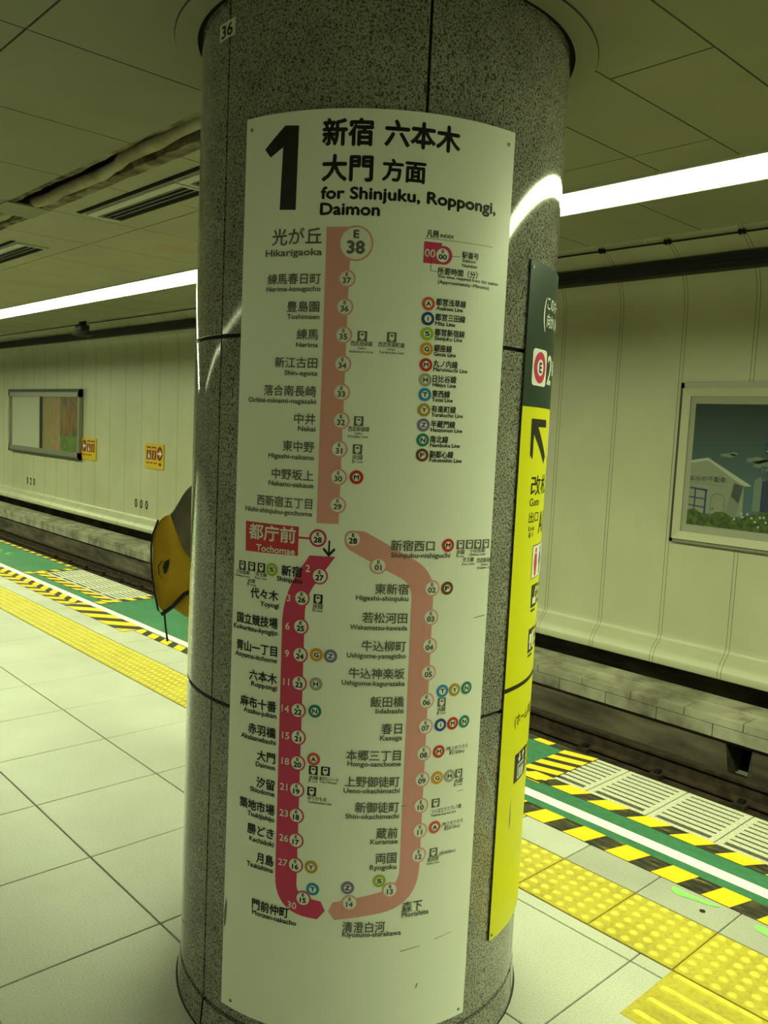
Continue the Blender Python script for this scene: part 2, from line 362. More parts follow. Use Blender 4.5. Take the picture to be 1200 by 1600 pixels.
tape('hazard_tape', 'wide tape with long slanting stripes beside the white line, middle of the left platform', -5.05, -3.97, 1.185, 1.362, 0.30, 0.20, -4.996, 0.16, black='tape_black_clean')
tape('hazard_tape', 'wide double row of yellow and black tape at the far left of the platform', -8.2, -5.08, 1.185, 1.275, 0.21, 0.10, -6.5, 0.115, black='tape_black_clean')
tape('hazard_tape', 'tape row hugging the white line at the far left of the platform', -8.2, -5.08, 1.279, 1.36, 0.21, -0.10, -6.45, 0.115, black='tape_black_clean')
tape('hazard_tape', 'yellow and black tape along the platform side of the left-hand gratings', -6.62, -4.95, 1.515, 1.60, 0.20, 0.12, -6.5, 0.11, black='tape_black_clean')
tape('hazard_tape', 'yellow dashes on the very platform edge, left of the right-hand gratings', -4.9, -0.57, 1.935, 1.982, 0.2, 0.01, -0.767, 0.10, black='tape_black_clean')
tape('hazard_tape', 'yellow dashes on the very platform edge at the far left', -12.0, -6.66, 1.935, 1.982, 0.2, 0.01, -6.9, 0.10, black='tape_black_clean')
def cross_tape(label, x0, x1, ya, yb, n, sl, w, black='tape_black_clean'):
    mb = MB(); mb.box(x0, ya, 0.0002, x1, yb, 0.0030, black)
    for k in range(-2, n+2):
        y = ya+(yb-ya)*k/n; q = [(x0, y), (x1, y+sl), (x1, y+sl+w), (x0, y+w)]
        q = [(a, min(max(c, ya), yb)) for a, c in q]
        if abs(q[0][1]-q[3][1])+abs(q[1][1]-q[2][1]) > 1e-4: mb.prism(q, 'z', 0.0004, 0.0038, 'tape_yellow')
    return tag(mb.build('hazard_tape'), label, 'hazard tape')
cross_tape('broad striped band across the platform edge left of the right-hand gratings', -0.575, -0.405, 1.50, 1.985, 5, 0.05, 0.055)
cross_tape('short tape across the platform at the far end of the left-hand gratings', -6.66, -6.57, 1.43, 1.95, 4, 0.02, 0.065)
cross_tape('short tape across the platform edge at the near end of the left-hand gratings', -5.02, -4.93, 1.43, 1.97, 4, 0.02, 0.065)
# ---- drain gratings
def grating(x0, x1, label, group=None):
    mb = MB(); ya, yb = 1.608, 1.985; n = 8; fr = 0.026
    pitch = (yb-ya-2*fr+0.014)/n
    mb.box(x0, ya, -0.03, x0+fr, yb, 0.0005, 'grate'); mb.box(x1-fr, ya, -0.03, x1, yb, 0.0005, 'grate')
    for k in range(n+1):
        a = ya if k == 0 else ya+fr-0.014+pitch*k; c = ya+fr if k == 0 else (yb if k == n else a+pitch-0.014)
        mb.box(x0+fr, a, -0.03, x1-fr, c, 0.0003, 'grate')
    mb.box(x0, ya, -0.034, x1, yb, -0.031, 'recess_shade')
    o = mb.build('drain_grating'); tag(o, label, 'grating', group)
GL = ['drain grating at the left end of the right-hand row, partly under striped band', 'second cream drain grating of the right-hand row, just right of the striped band',
      'third cream drain grating of the right-hand row', 'cream drain grating cut by the right border of the picture, last visible']
for k, lb in enumerate(GL): grating(-0.528+0.3*k+0.003, -0.228+0.3*k-0.003, lb, 'gratings right of the pillar')
for k in range(3): grating(0.672+0.3*k+0.003, 0.972+0.3*k-0.003, 'cream drain grating beyond the right border of the picture', 'gratings beyond the picture')
for k in range(5):
    lb = ['slotted drain grating at the far end of the left-hand row', 'second drain grating from the far end of the left-hand row', 'middle drain grating of the left-hand row',
          'second drain grating from the near end of the left-hand row', 'slotted drain grating at the near end of the left-hand row'][k]
    grating(-6.55+0.304*k+0.003, -6.246+0.304*k-0.003, lb, 'gratings left of the pillar')
# light green markings and a floor plug on the grey border
def swoosh(pts, w, label, nm='floor_marking'):
    mb = MB(); v = []; f = []
    for i, (x, y) in enumerate(pts):
        p = Vector(pts[max(i-1, 0)]); q = Vector(pts[min(i+1, len(pts)-1)]); d = (q-p).normalized(); ww = w[i]
        v += [(x-d.y*ww, y+d.x*ww, 0.0012), (x+d.y*ww, y-d.x*ww, 0.0012)]
    f = [(2*i, 2*i+1, 2*i+3, 2*i+2) for i in range(len(pts)-1)]
    mb.add(v, f, 'chalk_green'); return tag(mb.build(nm), label, 'floor marking')
swoosh([(0.440, 1.172), (0.452, 1.155), (0.475, 1.150), (0.505, 1.153), (0.535, 1.158), (0.570, 1.166), (0.605, 1.178)], [.006, .017, .020, .014, .011, .014, .006], 'light green smear on the grey tile, left of the two')
swoosh([(0.735, 1.165), (0.75, 1.155), (0.79, 1.152), (0.83, 1.16)], [.008, .02, .02, .01], 'light green smear on the grey tile at the right border')
for x0, lb in ((-3.62, 'faint light green scrawl on the green paint beside the pillar'), (-8.3, 'faint light green scrawl on the green paint at the far left')):
    mb = MB()
    for k in range(7):
        a = x0+0.07*k; y = 1.62+0.03*((k*3) % 4)
        mb.box(a, y, 0.0006, a+0.045, y+0.02, 0.0014, 'chalk_green')
        mb.box(a+0.02, y-0.03, 0.0006, a+0.032, y+0.05, 0.0014, 'chalk_green')
    tag(mb.build('floor_marking'), lb, 'floor marking')
pl = MB(); pl.lathe([(0.010, 0.0002), (0.010, 0.002), (0.0001, 0.0022)], 'iron', 20, (0.579, 1.101)); tag(pl.build('floor_plug', smooth=False), 'small dark metal plug in the grey border tile', 'floor plug')

# ---- track side: bed, ledge, wall
tb = MB(); tb.box(XL, YE-0.1, -0.95, XR, 4.6, -0.872, 'ballast'); struct(tb.build('floor_track'))
HX0, HX1 = -0.855, -0.655
cw = MB()
for a, c in ((XL, HX0-0.0), (HX1, XR)): cw.box(a, 4.46, -0.9, c, 5.3, -0.597, 'concrete_dark')
cw.add([(HX0, 4.46, -0.62), (HX1, 4.46, -0.62), (HX1, 4.46, -0.597), (HX0, 4.46, -0.597)], [(0,1,2,3)], 'concrete_dark')
cw.add([(HX0, 4.46, -0.9), (HX0+0.045, 4.46, -0.9), (HX0+0.0, 4.46, -0.62)], [(0,1,2)], 'concrete_dark')
cw.add([(HX1, 4.46, -0.9), (HX1, 4.46, -0.62), (HX1-0.03, 4.46, -0.9)], [(0,1,2)], 'concrete_dark')
cw.box(HX0, 4.75, -0.9, HX1, 5.3, -0.597, 'recess_shade'); 
# ledge in two courses of blocks with open joints
bx = [-2.10-0.46*k for k in range(52, 0, -1)] + [-2.10+0.46*k for k in range(0, 20)]
for a, c in zip(bx[:-1], bx[1:]):
    cw.box(a+0.0025, 4.42, -0.490, c-0.0025, 4.63, -0.425, 'concrete_pale')
    cw.box(a+0.23+0.0025, 4.425, -0.590, c+0.23-0.0025, 4.63, -0.4925, 'concrete_pale')
cw.box(XL, 4.63, -0.597, XR, 4.87, -0.405, 'concrete_pale'); cw.box(XL, 4.47, -0.597, XR, 4.64, -0.43, 'concrete_dark')
struct(cw.build('trim_4', bevel=0.004))
bk = MB(); bk.box(XL, 5.16, -0.60, XR, 5.4, -0.2, 'concrete_dark'); struct(bk.build('wall_recess'))
prof = [(5.14, -0.278), (4.882, -0.278), (4.878, -0.272), (4.878, -0.222), (4.884, -0.213), (4.902, -0.170), (4.930, -0.135), (4.965, -0.105), (4.99, -0.07), (5.0, -0.02), (5.0, 2.62), (4.995, 2.74), (4.975, 2.84), (4.93, 2.94), (4.85, 3.04), (4.75, 3.11), (4.64, 3.17), (4.45, 3.25), (4.1, 3.36), (3.6, 3.46)]
JX = [-1.737+0.596*k for k in range(-42, 15)]
def wall_panels(name, sg):
    w = MB(); pr = [((y if sg > 0 else -3.26-y), z) for y, z in prof]; pb = [((y+0.02 if y > 4.87 else y)*1.0, z) for y, z in prof]
    pb = [((y if sg > 0 else -3.26-y), z+(0.03 if z > 2.9 else 0.0)) for y, z in pb]
    for a, c in zip(JX[:-1], JX[1:]):
        w.sheet(pr, a+0.0165, c-0.0165, 'wall'); w.sheet(pr, a-0.0130, a+0.0130, 'wall')
    w.sheet(pb, XL, XR, 'wall_gap')
    return struct(w.build(name, smooth=False))
wf = wall_panels('wall_track', 1)
for q in wf.data.polygons: q.use_smooth = True
wall_panels('wall_opposite', -1)
ot = MB(); ot.box(XL, -8.2, -0.95, XR, YE2, -0.872, 'ballast'); ot.box(XL, -8.5, -0.9, XR, -7.72, -0.405, 'concrete_pale'); struct(ot.build('floor_opposite_track'))
# ---- ceiling
def cpanels(cg, xs, ys, m='ceiling', gap=0.006, z=ZC):
    for a, c in zip(xs[:-1], xs[1:]):
        for y0, y1 in zip(ys[:-1], ys[1:]):
            cg.box(a+gap/2, y0+gap/2, z, c-gap/2, y1-gap/2, z+0.012, m)
SY0, SY1 = -0.158, 0.030                                  # open slot in the ceiling
xa = [-0.553-0.63*k for k in range(42, -1, -1)]
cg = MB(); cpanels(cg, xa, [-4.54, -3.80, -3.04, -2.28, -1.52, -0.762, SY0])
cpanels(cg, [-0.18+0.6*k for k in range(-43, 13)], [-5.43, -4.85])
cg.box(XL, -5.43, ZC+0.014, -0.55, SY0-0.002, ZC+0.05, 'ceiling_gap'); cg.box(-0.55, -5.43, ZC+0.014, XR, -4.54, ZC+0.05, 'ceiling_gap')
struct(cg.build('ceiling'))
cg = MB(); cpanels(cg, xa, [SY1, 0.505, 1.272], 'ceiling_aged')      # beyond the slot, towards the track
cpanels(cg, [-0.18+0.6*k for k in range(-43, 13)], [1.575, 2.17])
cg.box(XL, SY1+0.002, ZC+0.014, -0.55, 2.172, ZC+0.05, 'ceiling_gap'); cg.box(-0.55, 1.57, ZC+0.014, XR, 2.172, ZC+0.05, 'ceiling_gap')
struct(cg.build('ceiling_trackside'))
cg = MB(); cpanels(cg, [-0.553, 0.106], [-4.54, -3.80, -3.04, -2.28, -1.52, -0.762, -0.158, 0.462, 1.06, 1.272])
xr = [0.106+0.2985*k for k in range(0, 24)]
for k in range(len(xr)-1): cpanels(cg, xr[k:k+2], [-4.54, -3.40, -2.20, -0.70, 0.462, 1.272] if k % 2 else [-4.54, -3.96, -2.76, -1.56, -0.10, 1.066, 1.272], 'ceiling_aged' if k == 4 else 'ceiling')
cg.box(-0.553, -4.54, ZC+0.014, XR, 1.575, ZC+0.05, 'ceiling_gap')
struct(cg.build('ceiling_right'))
up = MB(); up.box(XL, -8.6, 3.5, XR, 5.4, 3.6, 'concrete_dark'); up.box(XL, 2.18, ZC+0.055, XR, 2.20, 3.5, 'ceiling_gap'); up.box(XL, -5.58, ZC+0.02, XR, -5.44, 3.5, 'ceiling_gap'); struct(up.build('ceiling_slab'))  # unseen slab and upstands added above the ceiling so light does not leak
# slot: dark shaft with torn plaster edges
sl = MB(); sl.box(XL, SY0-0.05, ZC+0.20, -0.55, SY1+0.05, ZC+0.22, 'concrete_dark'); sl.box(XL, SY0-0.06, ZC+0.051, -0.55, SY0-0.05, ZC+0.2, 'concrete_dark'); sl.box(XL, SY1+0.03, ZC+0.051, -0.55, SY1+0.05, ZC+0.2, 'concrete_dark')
struct(sl.build('ceiling_slot'))
M['plaster'] = noisy('torn_plaster', [(0.3, (0.26, 0.22, 0.14)), (0.5, (0.42, 0.38, 0.25)), (0.7, (0.54, 0.50, 0.36))], scale=5, detail=9, rough=0.9, spec=0.1)
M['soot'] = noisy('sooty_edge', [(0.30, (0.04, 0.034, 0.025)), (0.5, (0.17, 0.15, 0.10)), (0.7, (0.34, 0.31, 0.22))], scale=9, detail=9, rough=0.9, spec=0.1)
def ragged(y0, y1, z0, z1, m, amp, seed, name, label, xa=-9.0, xb=-0.56, step=0.06):
    rr = random.Random(seed); mb = MB(); v = []; n = int((xb-xa)/step); c = 0; q = 0
    for i in range(n+1):
        c = c*.75+rr.uniform(-amp, amp); q = q*.7+rr.uniform(-amp, amp); x = xa+(xb-xa)*i/n
        v += [(x, y0+q*.35, z0), (x, y1+c, z0), (x, y1+c*.8, z1), (x, y0+q*.35, z1)]
    f = []
    for i in range(n):
        for j in range(4): f.append((4*i+j, 4*i+(j+1) % 4, 4*i+4+(j+1) % 4, 4*i+4+j))
    mb.add(v, f, m); return struct(mb.build(name))
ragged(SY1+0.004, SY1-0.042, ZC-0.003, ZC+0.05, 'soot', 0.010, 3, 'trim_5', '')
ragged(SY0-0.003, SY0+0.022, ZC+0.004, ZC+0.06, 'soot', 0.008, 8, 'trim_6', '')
rr = random.Random(11); pts = []; y = -0.05
for i in range(60):
    x = -9.0+8.42*i/59; y = -0.050+(0.020 if x < -1.45 else -0.016)*(1 if x > -2.3 else .4)+0.008*math.sin(x*2.1)+rr.uniform(-.004, .004)
    pts.append((x, y, ZC+0.024+rr.uniform(-.006, .006)))
pp = MB(); pp.tube(pts, [0.024+rr.uniform(-.004, .004) for _ in pts], 'plaster', 10); tag(pp.build('lagged_pipe', smooth=True), 'pale lagged pipe lying along the open ceiling slot', 'pipe')
br = MB(); br.box(-2.70, SY0-0.01, ZC-0.005, -2.44, SY1+0.012, ZC+0.004, 'ceiling'); struct(br.build('ceiling_strip'))
# ---- air vents
def vent(x0, x1, y0, y1, label):
    t = thing('ceiling_vent', label, 'air vent', ((x0+x1)/2, (y0+y1)/2, ZC)); ox, oy = (x0+x1)/2, (y0+y1)/2
    h, w = (x1-x0)/2, (y1-y0)/2; z1 = 0.0; z0 = -0.012
    mb = MB(); mb.box(-h, -w, -0.003, h, w, -0.001, 'recess_shade'); mb.build('cavity_shade_plate', t)  # flush plate painted black for the shade inside the vent
    mb = MB()
    mb.box(-h-.02, -w-.045, z0, h+.02, -w, z1, 'lamp_case'); mb.box(-h-.02, w, z0*.5, h+.02, w+.006, z1, 'ceiling')
    mb.box(-h-.02, -w, z0, -h, w, z1, 'lamp_case'); mb.box(h, -w, z0, h+.02, w, z1, 'lamp_case'); mb.build('frame', t)
    for k in range(3):
        mb = MB(); yy = -w+(k+0.55)*2*w/4.2; mb.box(-h, yy, -.007, h, yy+.005, -.0035, 'alu'); mb.build('louvre', t)
    mb = MB(); mb.box(-h-.04, -w-.085, -0.004, h+.04, -w-.06, -0.001, 'recess_shade'); mb.build('gap_shade_strip', t)  # flat strip painted black as the shade of a gap
vent(-2.33, -1.50, 0.222, 0.350, 'long louvred air vent in the ceiling nearest the pillar, under the open slot')
vent(-1.44, -0.66, 0.222, 0.350, 'louvred air vent in the ceiling mostly hidden behind the pillar')
vent(-4.22, -3.41, 0.258, 0.390, 'louvred air vent in the ceiling at the left border of the picture')
# ---- light strips
def strip(y0, y1, m, label, x0=-25.0, x1=6.5):
    t = thing('strip_light', label, 'light', (0, (y0+y1)/2, ZC)); w = (y1-y0)/2
    mb = MB(); mb.box(x0, -w-.012, -0.006, x1, -w, 0.011, 'lamp_case'); mb.box(x0, w, -0.006, x1, w+.012, 0.011, 'lamp_case'); mb.box(x0, -w, 0.009, x1, w, 0.011, 'lamp_case'); mb.build('housing', t)
    mb = MB(); mb.box(x0, -w, -0.004, x1, w, 0.008, m); mb.build('diffuser', t)
strip(1.288, 1.560, 'lamp', 'continuous glowing white strip light in the ceiling above the platform edge')
strip(-4.83, -4.56, 'lamp_twin', 'matching strip light over the opposite platform edge behind the viewer')

# ---- wall fittings
db = MB(); zs = (2.945, 3.052)
db.prism([(4.79, zs[0]), (4.915, zs[0]), (4.828, zs[1]), (4.77, zs[1])], 'x', XL, XR, 'black_duct')
for z in (2.985, 3.02): db.box(XL, 4.770, z-.004, XR, 4.785, z+.004, 'iron')
tag(db.build('cable_duct', bevel=0.006), 'long black duct running along the top of the cream wall', 'cable duct')
cd = MB(); cd.tube([(XL, 4.612, 3.156), (XR, 4.612, 3.156)], 0.0075, 'black_duct', 8); con = cd.build('wall_conduit', smooth=True); tag(con, 'thin dark conduit along the curved top of the wall, above the black duct', 'conduit')
for x in [JX[k] for k in range(36, 50)]:
    mb = MB(); mb.box(x-.022, 4.598, 3.142, x-.010, 4.64, 3.176, 'iron'); mb.box(x+.010, 4.598, 3.142, x+.022, 4.64, 3.176, 'iron'); mb.box(x-.022, 4.598, 3.152, x+.022, 4.61, 3.160, 'iron'); mb.build('clip', con)
# poster case on the wall, right
px0, px1, pz0, pz1 = -1.702, 0.065, 0.764, 2.082
pc = thing('poster_case', 'cream framed poster on the right wall, house under dark blue sky', 'poster', (px0, 4.99, pz0))
W_, H_ = px1-px0, pz1-pz0
mb = MB()
for a in ((0, 0, .03, H_), (W_-.03, 0, W_, H_), (0, 0, W_, .03), (0, H_-.045, W_, H_)): mb.box(a[0], -0.035, a[1], a[2], 0, a[3], 'frame_dark' if a[2] == .03 and a[3] == H_ else 'alu')
mb.build('outer_lip', pc)
mb = MB(); o_, i_ = 0.03, 0.095
for q in ([(o_, o_), (W_-o_, o_), (W_-i_, i_), (i_, i_)], [(W_-o_, o_), (W_-o_, H_-.045), (W_-i_, H_-.11), (W_-i_, i_)], [(W_-o_, H_-.045), (o_, H_-.045), (i_, H_-.11), (W_-i_, H_-.11)], [(o_, H_-.045), (o_, o_), (i_, i_), (i_, H_-.11)]):
    v = [(q[0][0], -.055, q[0][1]), (q[1][0], -.055, q[1][1]), (q[2][0], -.042, q[2][1]), (q[3][0], -.042, q[3][1])]
    v2 = [(q[0][0], 0, q[0][1]), (q[1][0], 0, q[1][1]), (q[2][0], 0, q[2][1]), (q[3][0], 0, q[3][1])]
    mb.add(v+v2, [(0,1,2,3), (0,4,5,1), (2,6,7,3)], 'frame')
mb.build('bevelled_frame', pc)
mb = MB(); mb.box(i_, -.030, i_, W_-i_, -.004, H_-.11, 'mat_board'); mb.build('mount', pc)
IX, IZ = 0.142, H_-.170                                    # top-left corner of the printed picture
IW, IH = 1.456, 0.985
def pic(u, v, off): return (IX+u, -0.030-off, IZ-v)
def psh(name, pts, m, off, sm=False):
    mb = MB(); q = [(a, -b) for a, b in pts]; flat(mb, lambda s, t, o: pic(s, -t, o), q, m, off, 5.0); return mb.build(name, art)
M['poster_sky'] = mat('poster_sky_print', (0.02, 0.05, 0.065), 0.5)
nt = M['poster_sky'].node_tree; N = nt.nodes; L = nt.links
tc = N.new('ShaderNodeTexCoord'); sp = N.new('ShaderNodeSeparateXYZ'); L.new(tc.outputs['Object'], sp.inputs[0])
mr = N.new('ShaderNodeMapRange'); mr.inputs['From Min'].default_value = 0.45; mr.inputs['From Max'].default_value = 1.1; L.new(sp.outputs['Z'], mr.inputs['Value'])
r = N.new('ShaderNodeValToRGB'); r.color_ramp.elements[0].color = (0.065, 0.14, 0.165, 1); r.color_ramp.elements[1].color = (0.011, 0.027, 0.038, 1)
L.new(mr.outputs['Result'], r.inputs['Fac']); L.new(r.outputs['Color'], N['Principled BSDF'].inputs['Base Color'])
for n_, c_ in (('pr_cream', (0.29, 0.31, 0.25)), ('pr_wall2', (0.22, 0.24, 0.21)), ('pr_blue', (0.025, 0.075, 0.16)), ('pr_navy', (0.012, 0.03, 0.10)), ('pr_dark', (0.05, 0.07, 0.07)), ('pr_cloud', (0.17, 0.23, 0.20)), ('pr_text', (0.16, 0.20, 0.19)), ('pr_white', (0.5, 0.52, 0.46))): M[n_] = mat(n_.replace('pr_', 'print_'), c_, 0.5)
M['pr_bush'] = noisy('print_bushes', [(0.35, (0.018, 0.040, 0.007)), (0.5, (0.055, 0.10, 0.013)), (0.7, (0.12, 0.17, 0.03))], scale=26, detail=8, rough=0.5)
art = None
mb = MB(); mb.add([pic(0, 0, 0.0008), pic(IW, 0, 0.0008), pic(IW, IH, 0.0008), pic(0, IH, 0.0008)], [(0,3,2,1)], 'poster_sky'); art = mb.build('picture', pc)
K = 0.00092
def S(pts): return [(a*K, b*K) for a, b in pts]
for cx, cy, rx, ry in ((330, 440, 70, 18), (380, 425, 35, 16), (580, 470, 90, 26), (660, 500, 110, 40), (800, 520, 130, 36), (1100, 480, 180, 40), (1300, 520, 120, 30)):
    psh('cloud', S([(cx+rx*math.cos(a*.3)*(1+.15*math.sin(a*2.3)), cy+ry*math.sin(a*.3)*(1+.2*math.sin(a*1.7))) for a in range(21)]), 'pr_cloud', 0.0014)
psh('far_building', S([(575, 900), (575, 640), (625, 600), (640, 640), (660, 625), (660, 900)]), 'pr_cloud', 0.0017)
psh('far_building', S([(640, 900), (640, 640), (900, 600), (1250, 640), (1250, 900)]), 'pr_navy', 0.0019)
psh('house_wall', S([(0, 960), (0, 530), (153, 470), (490, 695), (496, 960)]), 'pr_cream', 0.0020)
psh('house_roof', S([(0, 526), (0, 500), (153, 470), (556, 690), (488, 698), (153, 492)]), 'pr_white', 0.0023)
mb = MB(); letter(mb, lambda s, t, o: pic(s, -t, o), 'まちの不動産', 0.002, 0.302, -658*K, 0.043, 'pr_text', 0.0024, True, 0.012)
mb.build('shop_name', art)
psh('sign_line', S([(5, 690), (335, 712), (335, 716), (5, 694)]), 'pr_text', 0.0024); psh('sign_line', S([(335, 640), (339, 640), (339, 716), (335, 716)]), 'pr_text', 0.0024)
for q in ([(10, 735), (170, 748), (170, 766), (10, 752)], [(52, 745), (66, 747), (66, 965), (52, 965)], [(150, 750), (168, 750), (166, 985), (148, 985)], [(5, 820), (160, 830), (160, 842), (5, 832)], [(5, 890), (160, 905), (160, 917), (5, 902)], [(60, 960), (165, 975), (165, 990), (60, 975)]): psh('window_bar', S(q), 'pr_blue', 0.0026)
arch = [(205+65*(1-math.cos(PI*k/12)), 830-55*math.sin(PI*k/12)) for k in range(13)]
psh('door_outline', S([(203, 1000)]+arch+[(337, 1000), (328, 1000)]+[(213+57*(1-math.cos(PI*k/12)), 832-46*math.sin(PI*k/12)) for k in range(12, -1, -1)]+[(211, 1000)]), 'pr_text', 0.0026)
psh('door_knob', S([(222, 905), (236, 905), (236, 922), (222, 922)]), 'pr_dark', 0.0027)
psh('notice_board', S([(398, 665), (494, 690), (440, 975), (345, 960)]), 'pr_wall2', 0.0026); psh('notice_photo', S([(405, 678), (484, 698), (455, 850), (385, 790)]), 'pr_dark', 0.0028)
hedge = [(0, 1075), (0, 945), (60, 925), (130, 965), (200, 985), (255, 940), (330, 930), (400, 965), (470, 985), (560, 940), (680, 900), (800, 930), (950, 900), (1150, 930), (1400, 905), (1583, 930), (1583, 1075)]
psh('hedge', S(hedge), 'pr_bush', 0.0030)
for k, (cx, cy) in enumerate(((490, 930), (500, 960), (540, 930), (580, 960), (610, 990), (650, 950), (640, 1030), (680, 945), (700, 985), (430, 985))):
    psh('flower', S([(cx+11*math.cos(a*PI/4), cy+11*math.sin(a*PI/4)) for a in range(8)]), 'pr_white', 0.0034)
psh('label_panel', S([(618, 530), (634, 516), (790, 535), (790, 610), (625, 598)]), 'pr_blue', 0.0032)
mb = MB(); letter(mb, lambda s, t, o: pic(s, -t, o), 'ば', 632*K, 692*K, -560*K, 0.055, 'pr_white', 0.0036, True, 0.03); mb.build('label_text', art)
psh('label_panel', S([(640, 330), (665, 300), (800, 330), (800, 440), (650, 420)]), 'pr_navy', 0.0032)
mb = MB(); letter(mb, lambda s, t, o: pic(s, -t, o), 'ミ', 655*K, 735*K, -370*K, 0.075, 'pr_white', 0.0036, True, 0.03); mb.build('label_text', art)
mb = MB(); mb.box(i_, -.0385, i_, W_-i_, -.0365, H_-.11, 'glass'); mb.build('glass_front', pc)
# map case on the wall, far left
mx0, mx1, mz0, mz1 = -17.30, -13.60, 0.745, 2.065
mc = thing('map_case', 'grey metal display case on the far left wall with maps in its right half', 'display case', (mx0, 4.99, mz0))
W2, H2 = mx1-mx0, mz1-mz0
mb = MB()
for a in ((0, 0, .07, H2), (W2-.07, 0, W2, H2)): mb.box(a[0], -.07, a[1], a[2], 0, a[3], 'alu')
mb.box(0, -.075, H2-.06, W2, 0, H2, 'frame_dark'); mb.box(0, -.07, H2-.15, W2, 0, H2-.06, 'alu'); mb.box(0, -.07, 0.03, W2, 0, .13, 'alu'); mb.box(0, -.075, 0, W2, 0, .035, 'frame_dark')
mb.box(W2*.47, -.06, .1, W2*.47+.06, 0, H2-.12, 'frame_dark'); mb.build('case_frame', mc)
M['blank'] = mat('blank_backing', (0.70, 0.70, 0.58), 0.4)
def mapmat(n, st, sc): return noisy(n, st, scale=sc, detail=10, rough=0.4, dist=0.6, stretch=(1, 1, 0.35))
M['map_a'] = mapmat('street_map_print', [(0.3, (0.16, 0.26, 0.10)), (0.45, (0.40, 0.36, 0.16)), (0.55, (0.46, 0.24, 0.08)), (0.7, (0.45, 0.44, 0.30))], 5)
M['map_b'] = mapmat('aerial_map_print', [(0.35, (0.05, 0.10, 0.08)), (0.5, (0.28, 0.12, 0.03)), (0.62, (0.34, 0.19, 0.04)), (0.75, (0.20, 0.22, 0.22))], 9)
M['map_green'] = noisy('green_map_foot', [(0.4, (0.10, 0.20, 0.03)), (0.6, (0.18, 0.28, 0.05))], scale=8)
mb = MB(); mb.box(.07, -.02, .13, W2*.47, -.004, H2-.15, 'blank'); mb.build('blank_panel', mc)
mb = MB(); mb.box(W2*.47+.06, -.02, .13, W2*.735, -.004, H2-.15, 'map_a'); mb.build('map_sheet', mc)
mb = MB(); mb.box(W2*.735+.01, -.02, .42, W2-.07, -.004, H2-.15, 'map_b'); mb.box(W2*.735+.01, -.02, .13, W2-.07, -.004, .42, 'map_green'); mb.build('map_sheet', mc)
mb = MB(); mb.box(.07, -.052, .13, W2-.07, -.049, H2-.15, 'glass'); mb.build('glass_front', mc)
# yellow notices
def notice(x0, x1, z0, z1, right, label):
    t = thing('wall_notice', label, 'notice', (x0, 4.99, z0)); w, h = x1-x0, z1-z0
    mb = MB(); mb.box(0, -.012, 0, w, 0.008, h, 'plate_yellow'); mb.build('plate', t)
    fs = lambda s, tt, o: (s, -.012-o, tt)
    order = [0, 1, 2] if right else [1, 2, 0]
    mb = MB()
    xs_ = [0.06, 0.235] if right else [0.225, 0.40]
    for a in xs_:
        flat(mb, fs, [(a, .15), (a+.15, .15), (a+.15, .36), (a, .36)], 'maroon', .001, 5)
        flat(mb, fs, [(a+.01, .30), (a+.14, .30), (a+.14, .335), (a+.01, .335)], 'plate_yellow', .002, 5)
    a = xs_[0]; flat(mb, fs, [(a+.05, .17), (a+.11, .17), (a+.11, .225), (a+.085, .235), (a+.085, .275), (a+.065, .275), (a+.065, .235), (a+.05, .225)], 'white', .002, 5)
    a = xs_[1]; flat(mb, fs, [(a+.06, .17), (a+.10, .17), (a+.10, .19), (a+.08, .20), (a+.11, .24), (a+.08, .285), (a+.06, .27), (a+.085, .24), (a+.06, .21)], 'plate_yellow', .002, 5)
    mb.build('pictogram', t)
    mb = MB(); cx = .50 if right else .11
    disc(mb, fs, cx, .255, .095, 'maroon', .001, 20, .115); s_ = 1 if right else -1
    flat(mb, fs, [(cx-s_*.07, .235), (cx, .235), (cx, .19), (cx+s_*.075, .255), (cx, .32), (cx, .275), (cx-s_*.07, .275)], 'white', .002, 5); mb.build('arrow', t)
    mb = MB()
    for k, (a, b_) in enumerate(((.05, .16), (.19, .27), (.30, .42))): flat(mb, fs, [(a, .085), (b_, .085), (b_, .105), (a, .105)], 'maroon', .001, 5)
    if right: flat(mb, fs, [(.47, .06), (.56, .06), (.56, .105), (.47, .105)], 'maroon', .001, 5)
    mb.build('small_print', t)
notice(-13.585, -12.985, 0.765, 1.165, False, 'yellow notice with left arrow beside the map case on the far wall')
notice(-11.09, -10.47, 0.765, 1.175, True, 'yellow notice with right arrow on the far wall, nearer the pillar')
for x0, txt, lb in ((-16.42, '020', 'small distance figures 020 on the lower wall below the map case'), (-11.46, '000', 'small distance figures 000 on the lower wall near the pillar')):
    mb = MB()
    for k, ch in enumerate(txt): letter(mb, lambda s, t, o: (x0+s, 5.0-o, t), ch, 0.19*k, 0.19*k+.085, 0.148, 0.14, 'maroon', .003, bold=.02)
    tag(mb.build('distance_figures'), lb, 'wall figures')
cc = thing('ceiling_camera', 'small dark camera bracket hanging at the ceiling edge on the left', 'camera', (-7.35, 2.30, 2.66))
mb = MB(); mb.box(-.12, -.03, -.04, .14, .03, -.01, 'iron'); mb.box(-.03, -.03, -.10, .03, .03, -.01, 'iron'); mb.build('bracket', cc)
mb = MB(); mb.box(-.09, -.05, -.16, .07, .05, -.095, 'black_duct'); mb.build('body', cc, bevel=.01)
mb = MB(); mb.lathe([(.0001, -.175), (.11, -.19), (.115, -.20), (.08, -.215), (.0001, -.218)], 'iron', 24); mb.build('dish', cc, smooth=True)
